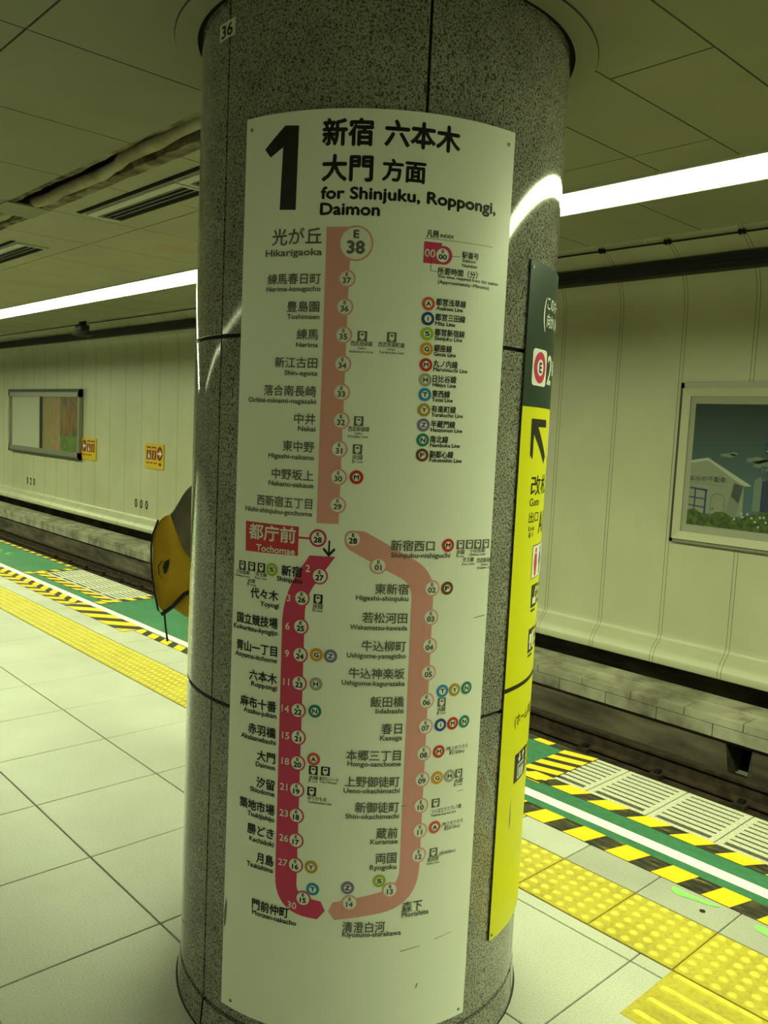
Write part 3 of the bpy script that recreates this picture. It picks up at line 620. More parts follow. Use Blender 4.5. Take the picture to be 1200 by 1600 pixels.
# ---- rails
def rail(y, label):
    t = thing('rail', label, 'rail', (0, y, -0.852)); h = .153
    prf = [(-.064, 0), (.064, 0), (.064, .012), (.012, .03), (.009, .115), (.033, .125), (.033, .146), (.026, .153), (-.026, .153), (-.033, .146), (-.033, .125), (-.009, .115), (-.012, .03), (-.064, .012)]
    mb = MB(); mb.prism(prf, 'x', XL, XR, 'rail_side'); mb.build('rail_body', t)
    mb = MB(); mb.box(XL, -.026, .1531, XR, .026, .1545, 'rail_top'); mb.build('running_surface', t)
    for k in range(26):
        x = -12.4+0.625*k; mb = MB(); mb.box(x-.045, -.12, -.018, x+.045, -.05, .012, 'rail_side'); mb.box(x-.02, -.095, .012, x+.02, -.04, .034, 'iron'); mb.build('rail_clip', t)
rail(4.10, 'dark rail on the far side of the track, below the concrete ledge')
rail(2.62, 'rail on the near side of the track, hidden below the platform edge')

# lettering layout of the line map: along the curve and height, in metres
NAMES=[
 ('光が丘',(0.0883, 0.2122, 2.0042, 0.0378),'Hikarigaoka',(0.0716, 0.2136, 1.9716, 0.0147),'g'),
 ('練馬春日町',(0.0796, 0.213, 1.9116, 0.0247),'Nerima-kasugacho',(0.0768, 0.2139, 1.8912, 0.0106),'g'),
 ('豊島園',(0.1341, 0.2126, 1.85, 0.0248),'Toshimaen',(0.1349, 0.2134, 1.8295, 0.0106),'g'),
 ('練馬',(0.161, 0.2121, 1.7885, 0.0248),'Nerima',(0.1602, 0.213, 1.7672, 0.0107),'g'),
 ('新江古田',(0.1069, 0.2131, 1.7253, 0.025),'Shin-egota',(0.1334, 0.214, 1.704, 0.0107),'g'),
 ('落合南長崎',(0.0791, 0.2127, 1.6616, 0.0253),'Ochiai-minami-nagasaki',(0.0334, 0.2135, 1.6408, 0.0109),'g'),
 ('中井',(0.1622, 0.2138, 1.5992, 0.0253),'Nakai',(0.1726, 0.2146, 1.5792, 0.0109),'g'),
 ('東中野',(0.1352, 0.2133, 1.5362, 0.0255),'Higashi-nakano',(0.0979, 0.2141, 1.5141, 0.011),'g'),
 ('中野坂上',(0.1086, 0.2143, 1.471, 0.0257),'Nakano-sakaue',(0.1005, 0.2152, 1.4502, 0.0111),'g'),
 ('西新宿五丁目',(0.0691, 0.2138, 1.4062, 0.0259),'Nishi-shinjuku-gochome',(0.0342, 0.2146, 1.3849, 0.0112),'g'),
 ('都庁前',(0.0487, 0.176, 1.3303, 0.0376),'Tochomae',(0.0717, 0.1758, 1.2951, 0.0158),'w'),
 ('新宿',(0.1434, 0.1954, 1.2468, 0.0255),'Shinjuku',(0.1322, 0.1961, 1.2282, 0.0113),'k'),
 ('代々木',(0.0586, 0.137, 1.184, 0.026),'Yoyogi',(0.0883, 0.1396, 1.1631, 0.0115),'k'),
 ('国立競技場',(0.0178, 0.1378, 1.1183, 0.0262),'Kokuritsu-kyogijo',(0.0075, 0.1386, 1.0975, 0.0116),'k'),
 ('青山一丁目',(0.0184, 0.1387, 1.0515, 0.0264),'Aoyama-itchome',(0.0149, 0.1395, 1.031, 0.0116),'k'),
 ('六本木',(0.0628, 0.1414, 0.9849, 0.0264),'Roppongi',(0.0695, 0.1422, 0.9652, 0.0116),'k'),
 ('麻布十番',(0.037, 0.1422, 0.9169, 0.0266),'Azabu-juban',(0.0483, 0.143, 0.8974, 0.0117),'k'),
 ('赤羽橋',(0.0642, 0.143, 0.853, 0.0267),'Akabanebashi',(0.0426, 0.1438, 0.8321, 0.0118),'k'),
 ('大門',(0.0937, 0.1438, 0.791, 0.0267),'Daimon',(0.0908, 0.1446, 0.7702, 0.0118),'k'),
 ('汐留',(0.0945, 0.1447, 0.7244, 0.0269),'Shiodome',(0.0761, 0.1453, 0.7048, 0.0119),'k'),
 ('築地市場',(0.0454, 0.1468, 0.663, 0.0272),'Tsukijishijo',(0.0707, 0.1477, 0.6418, 0.012),'k'),
 ('勝どき',(0.0722, 0.1475, 0.6031, 0.0272),'Kachidoki',(0.0791, 0.1484, 0.5798, 0.0121),'k'),
 ('月島',(0.1018, 0.1485, 0.5354, 0.0273),'Tsukishima',(0.0738, 0.1491, 0.5141, 0.0122),'k'),
 ('門前仲町',(0.0935, 0.1936, 0.415, 0.0276),'Monzen-nakacho',(0.0944, 0.2141, 0.395, 0.0121),'k'),
 ('新宿西口',(0.3996, 0.5039, 1.3215, 0.026),'Shinjuku-nishiguchi',(0.4006, 0.545, 1.3009, 0.0112),'g'),
 ('東新宿',(0.3675, 0.4452, 1.2196, 0.0261),'Higashi-shinjuku',(0.3244, 0.4462, 1.1997, 0.0112),'g'),
 ('若松河田',(0.3412, 0.4456, 1.1519, 0.0262),'Wakamatsu-kawada',(0.3141, 0.4467, 1.1306, 0.0113),'g'),
 ('牛込柳町',(0.3426, 0.446, 1.0856, 0.0265),'Ushigome-yanagicho',(0.3095, 0.4471, 1.064, 0.0113),'g'),
 ('牛込神楽坂',(0.3159, 0.4462, 1.0201, 0.0266),'Ushigome-kagurazaka',(0.3004, 0.4473, 0.9986, 0.0114),'g'),
 ('飯田橋',(0.3693, 0.4481, 0.953, 0.0268),'Iidabashi',(0.3822, 0.4476, 0.933, 0.0116),'g'),
 ('春日',(0.3978, 0.4468, 0.8882, 0.0271),'Kasuga',(0.3957, 0.4478, 0.868, 0.0116),'g'),
 ('本郷三丁目',(0.3183, 0.447, 0.8233, 0.0272),'Hongo-sanchome',(0.3221, 0.4479, 0.8046, 0.0117),'g'),
 ('上野御徒町',(0.318, 0.4471, 0.7594, 0.0273),'Ueno-okachimachi',(0.3159, 0.4481, 0.7391, 0.0118),'g'),
 ('新御徒町',(0.3447, 0.4487, 0.6966, 0.0275),'Shin-okachimachi',(0.323, 0.4497, 0.6763, 0.0118),'g'),
 ('蔵前',(0.3976, 0.4487, 0.6327, 0.0278),'Kuramae',(0.3847, 0.4497, 0.6139, 0.012),'g'),
 ('両国',(0.3989, 0.4487, 0.5706, 0.028),'Ryogoku',(0.3861, 0.4498, 0.5501, 0.012),'g'),
 ('森下',(0.4693, 0.521, 0.4426, 0.0288),'Morishita',(0.4701, 0.5394, 0.4248, 0.0123),'g'),
 ('清澄白河',(0.3272, 0.4289, 0.3984, 0.0283),'Kiyosumi-shirakawa',(0.3278, 0.4696, 0.3818, 0.0122),'g'),
]
MARK=[ ('38',0.2901,1.9897), ('37',0.273,1.9129), ('36',0.2707,1.8514), ('35',0.2706,1.7901), ('34',0.2712,1.7262), ('33',0.2715,1.6631), ('32',0.2732,1.5998), ('31',0.2714,1.5358), ('30',0.2724,1.4725), ('29',0.2733,1.4089), ('28',0.2306,1.3299), ('27',0.2383,1.2425), ('26',0.1971,1.1871), ('25',0.1972,1.1198), ('24',0.1981,1.0533), ('23',0.1984,0.9851), ('22',0.1984,0.9196), ('21',0.201,0.8549), ('20',0.2023,0.7921), ('19',0.2023,0.7265), ('18',0.2041,0.6631), ('17',0.2054,0.6014), ('16',0.2065,0.5401), ('15',0.2288,0.4595), ('28b',0.3121,1.3328), ('01',0.3723,1.2738), ('02',0.5025,1.2222), ('03',0.5033,1.1536), ('04',0.5041,1.0855), ('05',0.5047,1.0207), ('06',0.5041,0.9529), ('07',0.5045,0.8902), ('08',0.5037,0.8244), ('09',0.503,0.7606), ('10',0.5033,0.6952), ('11',0.5043,0.6329), ('12',0.5045,0.5713), ('13',0.437,0.4907), ('14',0.3416,0.4605) ]
BOX = [(0.0362, 1.3536), (0.1833, 1.3527), (0.1836, 1.2849), (0.0382, 1.2824)]
ONE = [(0.1026, 2.2475), (0.1478, 2.2445), (0.1465, 2.063), (0.1051, 2.0654), (0.1102, 2.1874), (0.072, 2.1831), (0.0584, 2.2001)]
MIN= [('2', 0.2092, 1.258), ('3', 0.1641, 1.1843), ('6', 0.1642, 1.1174), ('9', 0.1652, 1.0518), ('11', 0.1662, 0.9841), ('14', 0.1662, 0.919), ('15', 0.1696, 0.8541), ('18', 0.1712, 0.7916), ('21', 0.1695, 0.7281), ('23', 0.172, 0.6634), ('26', 0.1744, 0.6016), ('27', 0.1742, 0.5405), ('30', 0.2015, 0.4378)]
ROUND= [('M', 0.3137, 1.4741), ('S', 0.1174, 1.2458), ('G', 0.2381, 1.0572), ('Z', 0.2716, 1.0571), ('H', 0.2394, 0.9879), ('N', 0.2397, 0.9226), ('A', 0.2413, 0.8066), ('Y', 0.2456, 0.5411), ('T', 0.2517, 0.4867), ('Z', 0.3351, 0.4975), ('S', 0.41, 0.5152), ('M', 0.5385, 1.323), ('F', 0.5422, 1.2214), ('T', 0.5445, 0.9736), ('Y', 0.5783, 0.9733), ('N', 0.6132, 0.9739), ('I', 0.5444, 0.8904), ('M', 0.5782, 0.8904), ('N', 0.6123, 0.8904), ('M', 0.544, 0.8249), ('G', 0.5436, 0.7597), ('H', 0.5776, 0.7595), ('A', 0.5441, 0.6361)]
LEG=[
 ('A',0.4585,1.8689,'都営浅草線',(0.4758, 0.5505, 1.8744, 0.0155),'Asakusa Line',(0.478, 0.543, 1.8614, 0.0085)),
 ('I',0.4588,1.8359,'都営三田線',(0.4761, 0.551, 1.8411, 0.0156),'Mita Line',(0.4769, 0.5255, 1.8272, 0.0085)),
 ('S',0.4591,1.8027,'都営新宿線',(0.4765, 0.5515, 1.8076, 0.0156),'Shinjuku Line',(0.4772, 0.5457, 1.7946, 0.0085)),
 ('G',0.4595,1.7687,'銀座線',(0.4769, 0.5208, 1.7722, 0.0156),'Ginza Line',(0.4776, 0.5313, 1.7597, 0.0086)),
 ('M',0.4598,1.7338,'丸ノ内線',(0.4773, 0.5376, 1.7377, 0.0158),'Marunouchi Line',(0.478, 0.5638, 1.7256, 0.0086)),
 ('H',0.4601,1.7003,'日比谷線',(0.4776, 0.5365, 1.7039, 0.0158),'Hibiya Line',(0.4783, 0.5356, 1.6909, 0.0086)),
 ('T',0.4609,1.6673,'東西線',(0.4779, 0.5221, 1.6702, 0.0159),'Tozai Line',(0.4787, 0.5295, 1.6574, 0.0087)),
 ('Y',0.4608,1.6328,'有楽町線',(0.4783, 0.5391, 1.6359, 0.0159),'Yurakucho Line',(0.479, 0.5585, 1.6233, 0.0087)),
 ('Z',0.4611,1.5989,'半蔵門線',(0.4787, 0.5396, 1.6018, 0.016),'Hanzomon Line',(0.4794, 0.5591, 1.5891, 0.0088)),
 ('N',0.4614,1.5649,'南北線',(0.479, 0.5235, 1.5672, 0.016),'Namboku Line',(0.4797, 0.5545, 1.5546, 0.0088)),
 ('F',0.4617,1.5307,'副都心線',(0.4794, 0.5389, 1.5331, 0.0162),'Fukutoshin Line',(0.4801, 0.5619, 1.5202, 0.0088)),
]
TITLE= [('新宿', (0.2059, 0.3171, 2.2248, 0.0565)), ('六本木', (0.3439, 0.513, 2.2257, 0.055)), ('大門', (0.2076, 0.3191, 2.1493, 0.0555)), ('方面', (0.3418, 0.4365, 2.1478, 0.0459)), ('for Shinjuku, Roppongi,', (0.207, 0.6167, 2.0972, 0.0231)), ('Daimon', (0.2067, 0.3385, 2.063, 0.0232))]
CAP=[ ('西武池袋線',(0.2877, 0.3363, 1.7723, 0.0112)),
 ('Seibu',(0.3039, 0.3211, 1.7624, 0.0057)),
 ('Ikebukuro Line',(0.2856, 0.3385, 1.7547, 0.0064)),
 ('西武有楽町線',(0.3493, 0.4081, 1.7728, 0.0113)),
 ('Seibu',(0.3697, 0.3869, 1.7629, 0.0056)),
 ('Yurakucho Line',(0.3515, 0.4075, 1.7559, 0.0064)),
 ('西武新宿線',(0.2902, 0.3378, 1.5827, 0.0115)),
 ('Seibu',(0.305, 0.3223, 1.5733, 0.0058)),
 ('Shinjuku Line',(0.2894, 0.3356, 1.566, 0.0065)),
 ('JR線',(0.3016, 0.3262, 1.5193, 0.013)),
 ('JR Line',(0.302, 0.3266, 1.5092, 0.0065)),
 ('小田急線',(0.0082, 0.0524, 1.2296, 0.0108)),
 ('Odakyu Line',(0.0064, 0.0528, 1.2202, 0.0062)),
 ('JR線',(0.0473, 0.0709, 1.2117, 0.0107)),
 ('JR Line',(0.0457, 0.0732, 1.2026, 0.0061)),
 ('京王線',(0.0722, 0.1037, 1.2308, 0.0107)),
 ('Keio Line',(0.0707, 0.104, 1.2216, 0.0061)),
 ('JR線',(0.2236, 0.2495, 1.1712, 0.0135)),
 ('JR Line',(0.224, 0.2484, 1.1614, 0.0068)),
 ('JR線',(0.2306, 0.2539, 0.7614, 0.0117)),
 ('JR Line',(0.2309, 0.2527, 0.7528, 0.0063)),
 ('東京モノレール',(0.2571, 0.3027, 0.7615, 0.0101)),
 ('Tokyo Monorail',(0.2574, 0.2985, 0.7536, 0.0062)),
 ('ゆりかもめ',(0.2311, 0.2759, 0.711, 0.0109)),
 ('Yurikamome Line',(0.2315, 0.2884, 0.7015, 0.0071)),
 ('JR線',(0.5334, 0.5561, 0.9289, 0.0126)),
 ('JR Line',(0.5323, 0.5567, 0.9196, 0.0063)),
 ('(地上のりかえ',(0.5638, 0.6291, 0.8281, 0.0106)),
 ('約160m)',(0.5737, 0.6178, 0.8169, 0.0106)),
 ('JR線',(0.5915, 0.619, 0.7426, 0.0131)),
 ('JR Line',(0.5922, 0.6177, 0.733, 0.0066)),
 ('つくばエクスプレス線',(0.5326, 0.6182, 0.6764, 0.0115)),
 ('Tsukuba Express Line',(0.5316, 0.6031, 0.6664, 0.0073)),
 ('(地上のりかえ',(0.5631, 0.6269, 0.6384, 0.0107)),
 ('約310m)',(0.5711, 0.6175, 0.627, 0.0107)),
 ('総武線',(0.5296, 0.5598, 0.555, 0.0115)),
 ('Sobu Line',(0.5284, 0.5622, 0.5451, 0.0066)),
 ('(約400m)',(0.5605, 0.6079, 0.5653, 0.0108)),
 ('JR線',(0.5619, 0.5852, 1.3064, 0.0122)),
 ('JR Line',(0.5625, 0.5841, 1.2966, 0.0061)),
 ('小田急線',(0.5999, 0.6455, 1.3086, 0.0108)),
 ('Odakyu Line',(0.5986, 0.6462, 1.2994, 0.0061)),
 ('京王線',(0.581, 0.613, 1.2873, 0.0116)),
 ('Keio Line',(0.5799, 0.6156, 1.2773, 0.0062)),
 ('西武新宿線',(0.6228, 0.6735, 1.2841, 0.0117)),
 ('Seibu',(0.6357, 0.6589, 1.274, 0.0063)),
 ('Shinjuku Line',(0.6242, 0.6751, 1.2662, 0.0063)),
 ('凡例',(0.4466, 0.4733, 2.021, 0.0165)),
 ('INDEX',(0.4782, 0.5105, 2.0192, 0.0083)),
 ('駅番号',(0.5339, 0.5776, 1.984, 0.0147)),
 ('Station',(0.5346, 0.5697, 1.9723, 0.0084)),
 ('Number',(0.5353, 0.5757, 1.9614, 0.0085)),
 ('所要時間（分）',(0.4766, 0.5767, 1.9429, 0.0154)),
 ('The time required from this station',(0.4774, 0.6373, 1.9312, 0.0078)),
 ('(Approximately–Minutes)',(0.478, 0.6112, 1.9192, 0.0085)) ]
TRAIN= [(0.3128, 1.7892), (0.3785, 1.7897), (0.3132, 1.6005), (0.3131, 1.5373), (0.0292, 1.2457), (0.0588, 1.2464), (0.0875, 1.2469), (0.2367, 1.1885), (0.2416, 0.7793), (0.2708, 0.7802), (0.2397, 0.7274), (0.5445, 0.9462), (0.6048, 0.7613), (0.5431, 0.6966), (0.5444, 0.5721), (0.5723, 1.3239), (0.5979, 1.324), (0.6229, 1.3239), (0.6484, 1.3237)]

# ================================================================== PILLAR
RP = 0.4902
RS = RP + 0.006
pil = thing('pillar', 'round pillar clad in polished speckled granite slabs', 'pillar', (0, 0, 0))
mb = MB(); mb.lathe([(RP-.012, 0.0), (RP-.012, 2.75)], 'stone_joint', 96); mb.build('core', pil, smooth=True)
zr = [0.0825, 0.8865, 1.7905, 2.68]
for z0, z1 in zip(zr[:-1], zr[1:]):
    for k in range(6):
        a0 = math.radians(-91.0+60*k)+.0070; a1 = math.radians(-91.0+60*(k+1))-.0070
        mb = MB(); mb.lathe([(RP, z0+.0057), (RP, z1-.0057)], 'granite', 24, (0, 0), a0, a1)
        for pr in ([(RP-.012, z0+.0045), (RP-.0012, z0+.0045)], [(RP-.0012, z0+.0045), (RP, z0+.0057)], [(RP, z1-.0057), (RP-.0012, z1-.0045)], [(RP-.0012, z1-.0045), (RP-.012, z1-.0045)]): mb.lathe(pr, 'granite', 24, (0, 0), a0, a1)
        for a in (a0, a1): mb.add([(r_*math.cos(a), r_*math.sin(a), z_) for r_, z_ in ((RP-.012, z0+.0045), (RP, z0+.0057), (RP, z1-.0057), (RP-.012, z1-.0045))], [(0,1,2,3)], 'granite')
        mb.build('stone_slab', pil, smooth=True)
for k in range(6):
    a0 = math.radians(-91.0+60*k)+.0070; a1 = math.radians(-91.0+60*(k+1))-.0070
    mb = MB(); mb.lathe([(RP+.008, 0.0), (RP+.0015, 0.0765)], 'granite', 24, (0, 0), a0, a1); mb.lathe([(RP+.0015, 0.0765), (RP-.012, 0.0770)], 'granite', 24, (0, 0), a0, a1); mb.build('base_slab', pil, smooth=True)
mb = MB(); mb.lathe([(RP+.006, 0.0008), (RP+.0115, 0.0008), (RP+.0117, 0.0)], 'stone_joint', 96); mb.build('floor_joint', pil)
mb = MB(); mb.lathe([(.503, ZC-.001), (.503, ZC-.005)], 'ceiling', 96); mb.lathe([(.503, ZC-.005), (.560, ZC-.005)], 'ceiling', 96); mb.lathe([(.560, ZC-.005), (.562, ZC-.001)], 'ceiling_gap', 96); mb.lathe([(RP-.005, ZC-.0015), (.504, ZC-.0015)], 'recess_shade', 96)  # black annulus next to the stone paints the shade of a recess
col = mb.build('ceiling_collar'); tag(col, 'cream ceiling ring around the head of the granite pillar', 'ceiling ring')
A0 = math.radians(-81.2)
def surf(s, t, off):
    a = A0+s/RS; r = RS+off; return (r*math.cos(a), r*math.sin(a), t)
# number sticker on the pillar head
st_ = thing('number_sticker', 'small cream sticker numbered 36 high on the pillar', 'sticker', (0, 0, 0))
def sfs(s, t, off):
    a = math.radians(-96.5)+s/RP; r = RP+off; return (r*math.cos(a), r*math.sin(a), t)
mb = MB(); flat(mb, sfs, [(0, 2.4815), (.0715, 2.4815), (.0715, 2.5205), (0, 2.5205)], 'sticker', .0012, .012); mb.build('sticker_face', st_)
mb = MB(); letter(mb, sfs, '36', .011, .061, 2.500, .027, 'black', .0020, bold=.02); mb.build('number', st_)

# ================================================================== LINE MAP SIGN
sg = thing('line_map_sign', 'tall white curved sign on the pillar, route map headed by a big black 1', 'sign', (0, 0, 0))
def panel(name, par, sf, w, z0, z1, m, th=.004):
    mb = MB(); n = 48
    for i in range(n):
        a, c = w*i/n, w*(i+1)/n
        mb.add([sf(a, z0, 0), sf(c, z0, 0), sf(c, z1, 0), sf(a, z1, 0)], [(0,1,2,3)], m)
        mb.add([sf(a, z0, -th), sf(c, z0, -th), sf(c, z0, 0), sf(a, z0, 0), sf(a, z1, -th), sf(c, z1, -th), sf(c, z1, 0), sf(a, z1, 0)], [(0,1,2,3), (7,6,5,4)], 'sign_edge')
    for a in (0, w): mb.add([sf(a, z0, -th), sf(a, z0, 0), sf(a, z1, 0), sf(a, z1, -th)], [(0,1,2,3)], 'sign_edge')
    return mb.build(name, par, smooth=False)
sgs = lambda s, t, o: surf(s+.004, t, o)
panel('sign_panel', sg, lambda s, t, o: surf(s, t, o), 0.6655, 0.1165, 2.2762, 'sign')
for q in sg.children[0].data.polygons: q.use_smooth = True
D1, D2, D3, D4 = .0005, .0009, .0013, .0017
def part(name, m=None): return MB()
ONE = [(.1125, 2.2475), (.1478, 2.2445), (.1465, 2.063), (.1051, 2.0654), (.1090, 2.2010), (.0760, 2.1820), (.0590, 2.2010)]
mb = MB(); flat(mb, surf, ONE, 'black', D1); mb.build('platform_number', sg)
for i, (tx_, q) in enumerate(TITLE):
    mb = MB(); cj = i < 4; letter(mb, surf, tx_, q[0], q[1], q[2], q[3]*(.94 if cj else 1.04), 'black', D1, cj, .034 if cj else .042); mb.build('destination_text', sg)
UPB = [(.2228, 2.0245), (.2895, 2.0245), (.2775, 1.94), (.2775, 1.3652), (.2258, 1.3645)]
REDB = fillet([(.2123, 1.2885, 0), (.2731, 1.2895, 0), (.2058, 1.190, .04), (.2112, .467, .028), (.2723, .4576, 0), (.2833, .4355, 0), (.2651, .4122, 0), (.156, .419, .085), (.1490, 1.190, .07)])
PINKB = fillet([(.293, 1.3521, .018), (.338, 1.3521, .01), (.507, 1.262, .055), (.5088, .449, .095), (.3065, .4147, 0), (.2911, .4350, 0), (.3016, .4588, 0), (.459, .4970, .045), (.4545, 1.232, .035), (.293, 1.313, .018)])
for q, m in ((UPB, 'pink'), (REDB, 'red'), (PINKB, 'pink')):
    mb = MB(); flat(mb, surf, q, m, D1); mb.build('route_band', sg)
mb = MB(); flat(mb, surf, BOX, 'box_red', D1); flat(mb, surf, [(.183, 1.3255), (.212, 1.3255), (.212, 1.3300), (.183, 1.3300)], 'box_red', D1); mb.build('station_box', sg)
for k, s, t in MARK:
    big = k == '38'; now = k in '28 27 26 25 24 23 22 21 20 19 18 17 16 15'.split()
    ro, ri = (.0385, .0345) if big else ((.0205, .0155) if k == '28' else (.0195, .0158))
    rm = 'crimson' if k == '28' else ('red' if now else 'pink_ring'); tm = 'black' if (now or k == '28b') else 'grey'
    mb = MB(); 
    if k != '28b': disc(mb, surf, s, t, ro, rm, D2, 36)
    disc(mb, surf, s, t, ri, 'white', D3, 32)
    f = 2.15 if big else 1.0; kk = k[:2]
    mk_ = mb.build('station_marker', sg); mb = MB()
    letter(mb, surf, 'E', s-.0025*f, s+.0028*f, t+.0092*f, .0076*f, tm, D4, bold=.04)
    letter(mb, surf, kk, s, None, t-.0040*f, .0118*f, tm, D4, bold=.045, stretch=1.12)
    mb.build('station_number', mk_)
for kj, q, rj, r, c in NAMES:
    m = {'g': 'grey', 'k': 'black', 'w': 'white'}[c]; mb = MB()
    letter(mb, surf, kj, q[0], q[1], q[2], q[3]*.91, m, D3, True, .014 if c == 'g' else .024)
    letter(mb, surf, rj, r[0], r[1], r[2]-.0012, r[3]*.98, m, D3, bold=.024)
    mb.build('station_name', sg)
for tx_, s, t in MIN:
    mb = MB(); letter(mb, surf, tx_, s, None, t, .0160, 'white', D2, bold=.014, stretch=1.05); mb.build('minutes_figure', sg)
def roundel(s, t, ch, r, par=sg, sf=surf, faded=False):
    mb = MB(); disc(mb, sf, s, t, r, 'line_'+ch, D2, 28); disc(mb, sf, s, t, r*.56, 'white', D3, 24)
    rd_ = mb.build('line_roundel', par); mb = MB()
    wd = r*.20 if ch == 'I' else r*.34
    if ch == 'I': flat(mb, sf, [(s-r*.08, t-r*.34), (s+r*.08, t-r*.34), (s+r*.08, t+r*.34), (s-r*.08, t+r*.34)], 'black', D4)
    else: letter(mb, sf, ch, s-wd, s+wd, t, r*.62, 'black', D4, bold=.04)
    mb.build('line_letter', rd_); return rd_
for ch, s, t in ROUND: roundel(s, t, ch, .0158)
for ch, s, t, kj, q, rj, r in LEG:
    roundel(s, t, ch, .0150); mb = MB()
    letter(mb, surf, kj, q[0], q[1], q[2], q[3]*.95, 'black', D1, True, .024); letter(mb, surf, rj, r[0], r[1], r[2], r[3]*.98, 'black', D1, bold=.03)
    mb.build('legend_text', sg)
for tx_, q in CAP:
    mb = MB(); cj = ord(tx_[1]) > 0x2E00 or tx_.endswith('線'); big = q[2] > 1.9
    letter(mb, surf, tx_, q[0], q[1], q[2], q[3]*(.95 if cj else .85), 'black' if big or q[0] < .3 and q[2] < 1.25 else 'grey', D1, cj, .02 if big else .010); mb.build('caption_text', sg)
for i, (s, t) in enumerate(TRAIN):
    dk = 'black' if s < .3 and t < 1.26 else 'grey'; mb = MB(); h = .0108
    flat(mb, surf, [(s-h, t-h), (s+h, t-h), (s+h, t+h), (s-h, t+h)], dk, D1)
    flat(mb, surf, [(s-.0058, t-.0055), (s+.0058, t-.0055), (s+.0058, t+.0068), (s+.0042, t+.0082), (s-.0042, t+.0082), (s-.0058, t+.0068)], 'white', D2)
    flat(mb, surf, [(s-.0036, t+.0012), (s+.0036, t+.0012), (s+.0036, t+.0050), (s-.0036, t+.0050)], dk, D3)
    flat(mb, surf, [(s-.0042, t-.0085), (s-.0020, t-.0055), (s+.0020, t-.0055), (s+.0042, t-.0085)], 'white', D2)
    mb.build('train_icon', sg)
mb = MB(); flat(mb, surf, [(.2556, 1.2945), (.2598, 1.2945), (.2598, 1.3260), (.2556, 1.3260)], 'black', D1)
flat(mb, surf, [(.2577, 1.2880), (.2730, 1.3050), (.2695, 1.3095), (.2577, 1.2970)], 'black', D2); flat(mb, surf, [(.2577, 1.2880), (.2577, 1.2970), (.2459, 1.3095), (.2424, 1.3050)], 'black', D2); mb.build('direction_arrow', sg)
mb = MB(); flat(mb, surf, [(.4427, 2.0100), (.6142, 2.0110), (.6142, 2.0120), (.4427, 2.0110)], 'grey', D1)
flat(mb, surf, [(.4416, 1.9570), (.4830, 1.9570), (.4830, 2.0035), (.4416, 2.0035)], 'red', D1); disc(mb, surf, .4888, 1.9775, .0205, 'red', D1+.0001, 32); disc(mb, surf, .4858, 1.9772, .0150, 'white', D2, 28)
letter(mb, surf, '00', .4440, .4680, 1.9790, .0165, 'white', D2, bold=.01); letter(mb, surf, 'E', .4834, .4886, 1.9855, .0070, 'black', D3, bold=.03); letter(mb, surf, '00', .4765, .4955, 1.9735, .0100, 'black', D3, bold=.035)
flat(mb, surf, [(.5090, 1.9772), (.5290, 1.9782), (.5290, 1.9790), (.5090, 1.9780)], 'black', D2); flat(mb, surf, [(.4590, 1.9400), (.4600, 1.9400), (.4600, 1.9700), (.4590, 1.9700)], 'black', D2); flat(mb, surf, [(.4590, 1.9400), (.4750, 1.9405), (.4750, 1.9413), (.4590, 1.9408)], 'black', D2)
mb.build('legend_example', sg)
for x, ya, yb in ((.0690, 1.237, 1.218), (.6050, 1.3125, 1.294), (.6480, 1.3125, 1.294)):
    mb = MB(); flat(mb, surf, [(x-.0003, yb), (x+.0003, yb), (x+.0003, ya), (x-.0003, ya)], 'grey', D1); mb.build('leader_line', sg)
def screw(par, sf, s, t):
    mb = MB(); n = 14
    v = [sf(s+.0045*math.cos(2*PI*k/n), t+.0045*math.sin(2*PI*k/n), 0) for k in range(n)] + [sf(s+.0035*math.cos(2*PI*k/n), t+.0035*math.sin(2*PI*k/n), .002) for k in range(n)]
    mb.add(v, [(k, (k+1) % n, (k+1) % n+n, k+n) for k in range(n)] + [tuple(range(n, 2*n))], 'steel')
    mb.add([sf(s-.003, t-.0005, .0022), sf(s+.003, t-.0005, .0022), sf(s+.003, t+.0005, .0022), sf(s-.003, t+.0005, .0022)], [(0,1,2,3)], 'stone_joint'); mb.build('screw', par)
for s, t in ((.0172, 2.2496), (.6463, 2.246), (.0330, .1353), (.6487, .1326)): screw(sg, surf, s, t)
for pts in ([(.5140, .228), (.5170, .240), (.5210, .242), (.5180, .230)], [(.622, 1.1440), (.6550, 1.1475), (.6600, 1.1490), (.6550, 1.1500), (.625, 1.1462)], [(.470, .330), (.520, .337), (.520, .3385), (.470, .3320)], [(.560, .345), (.610, .352), (.610, .3532), (.560, .3465)], [(.603, .7155), (.622, .7160), (.622, .7172), (.603, .7167)], [(.002, .36), (.008, .40), (.012, .38), (.009, .33), (.003, .32)], [(.455, .697), (.468, .6985), (.468, .7000), (.455, .6990)]):
    mb = MB(); flat(mb, surf, pts, 'scuff', D2); mb.build('scuff', sg)

# ================================================================== EXIT SIGN (second curved sign)
ex = thing('exit_sign', 'tall yellow curved exit sign with dark green head, right of the pillar', 'sign', (0, 0, 0))
E0 = math.radians(6.15)
def es(s, t, off):
    a = E0+s/RS; r = RS+off; return (r*math.cos(a), r*math.sin(a), t)
def ang(d): return math.radians(d-6.15)*RS
def half(name, z0, z1, m):
    o = panel(name, ex, es, .666, z0, z1, m)
    for q in o.data.polygons: q.use_smooth = True
half('green_head', 1.6580, 2.0090, 'exit_green'); half('yellow_panel', .2690, 1.6578, 'exit_yellow')
def epoly(name, items):
    mb = MB()
    for pts, m, o in items: flat(mb, es, pts, m, o)
    return mb.build(name, ex)
def rect(s0, t0, s1, t1): return [(s0, t0), (s1, t0), (s1, t1), (s0, t1)]
def rrect(s0, t0, s1, t1, r): return fillet([(s0, t0, r), (s1, t0, r), (s1, t1, r), (s0, t1, r)], 5)
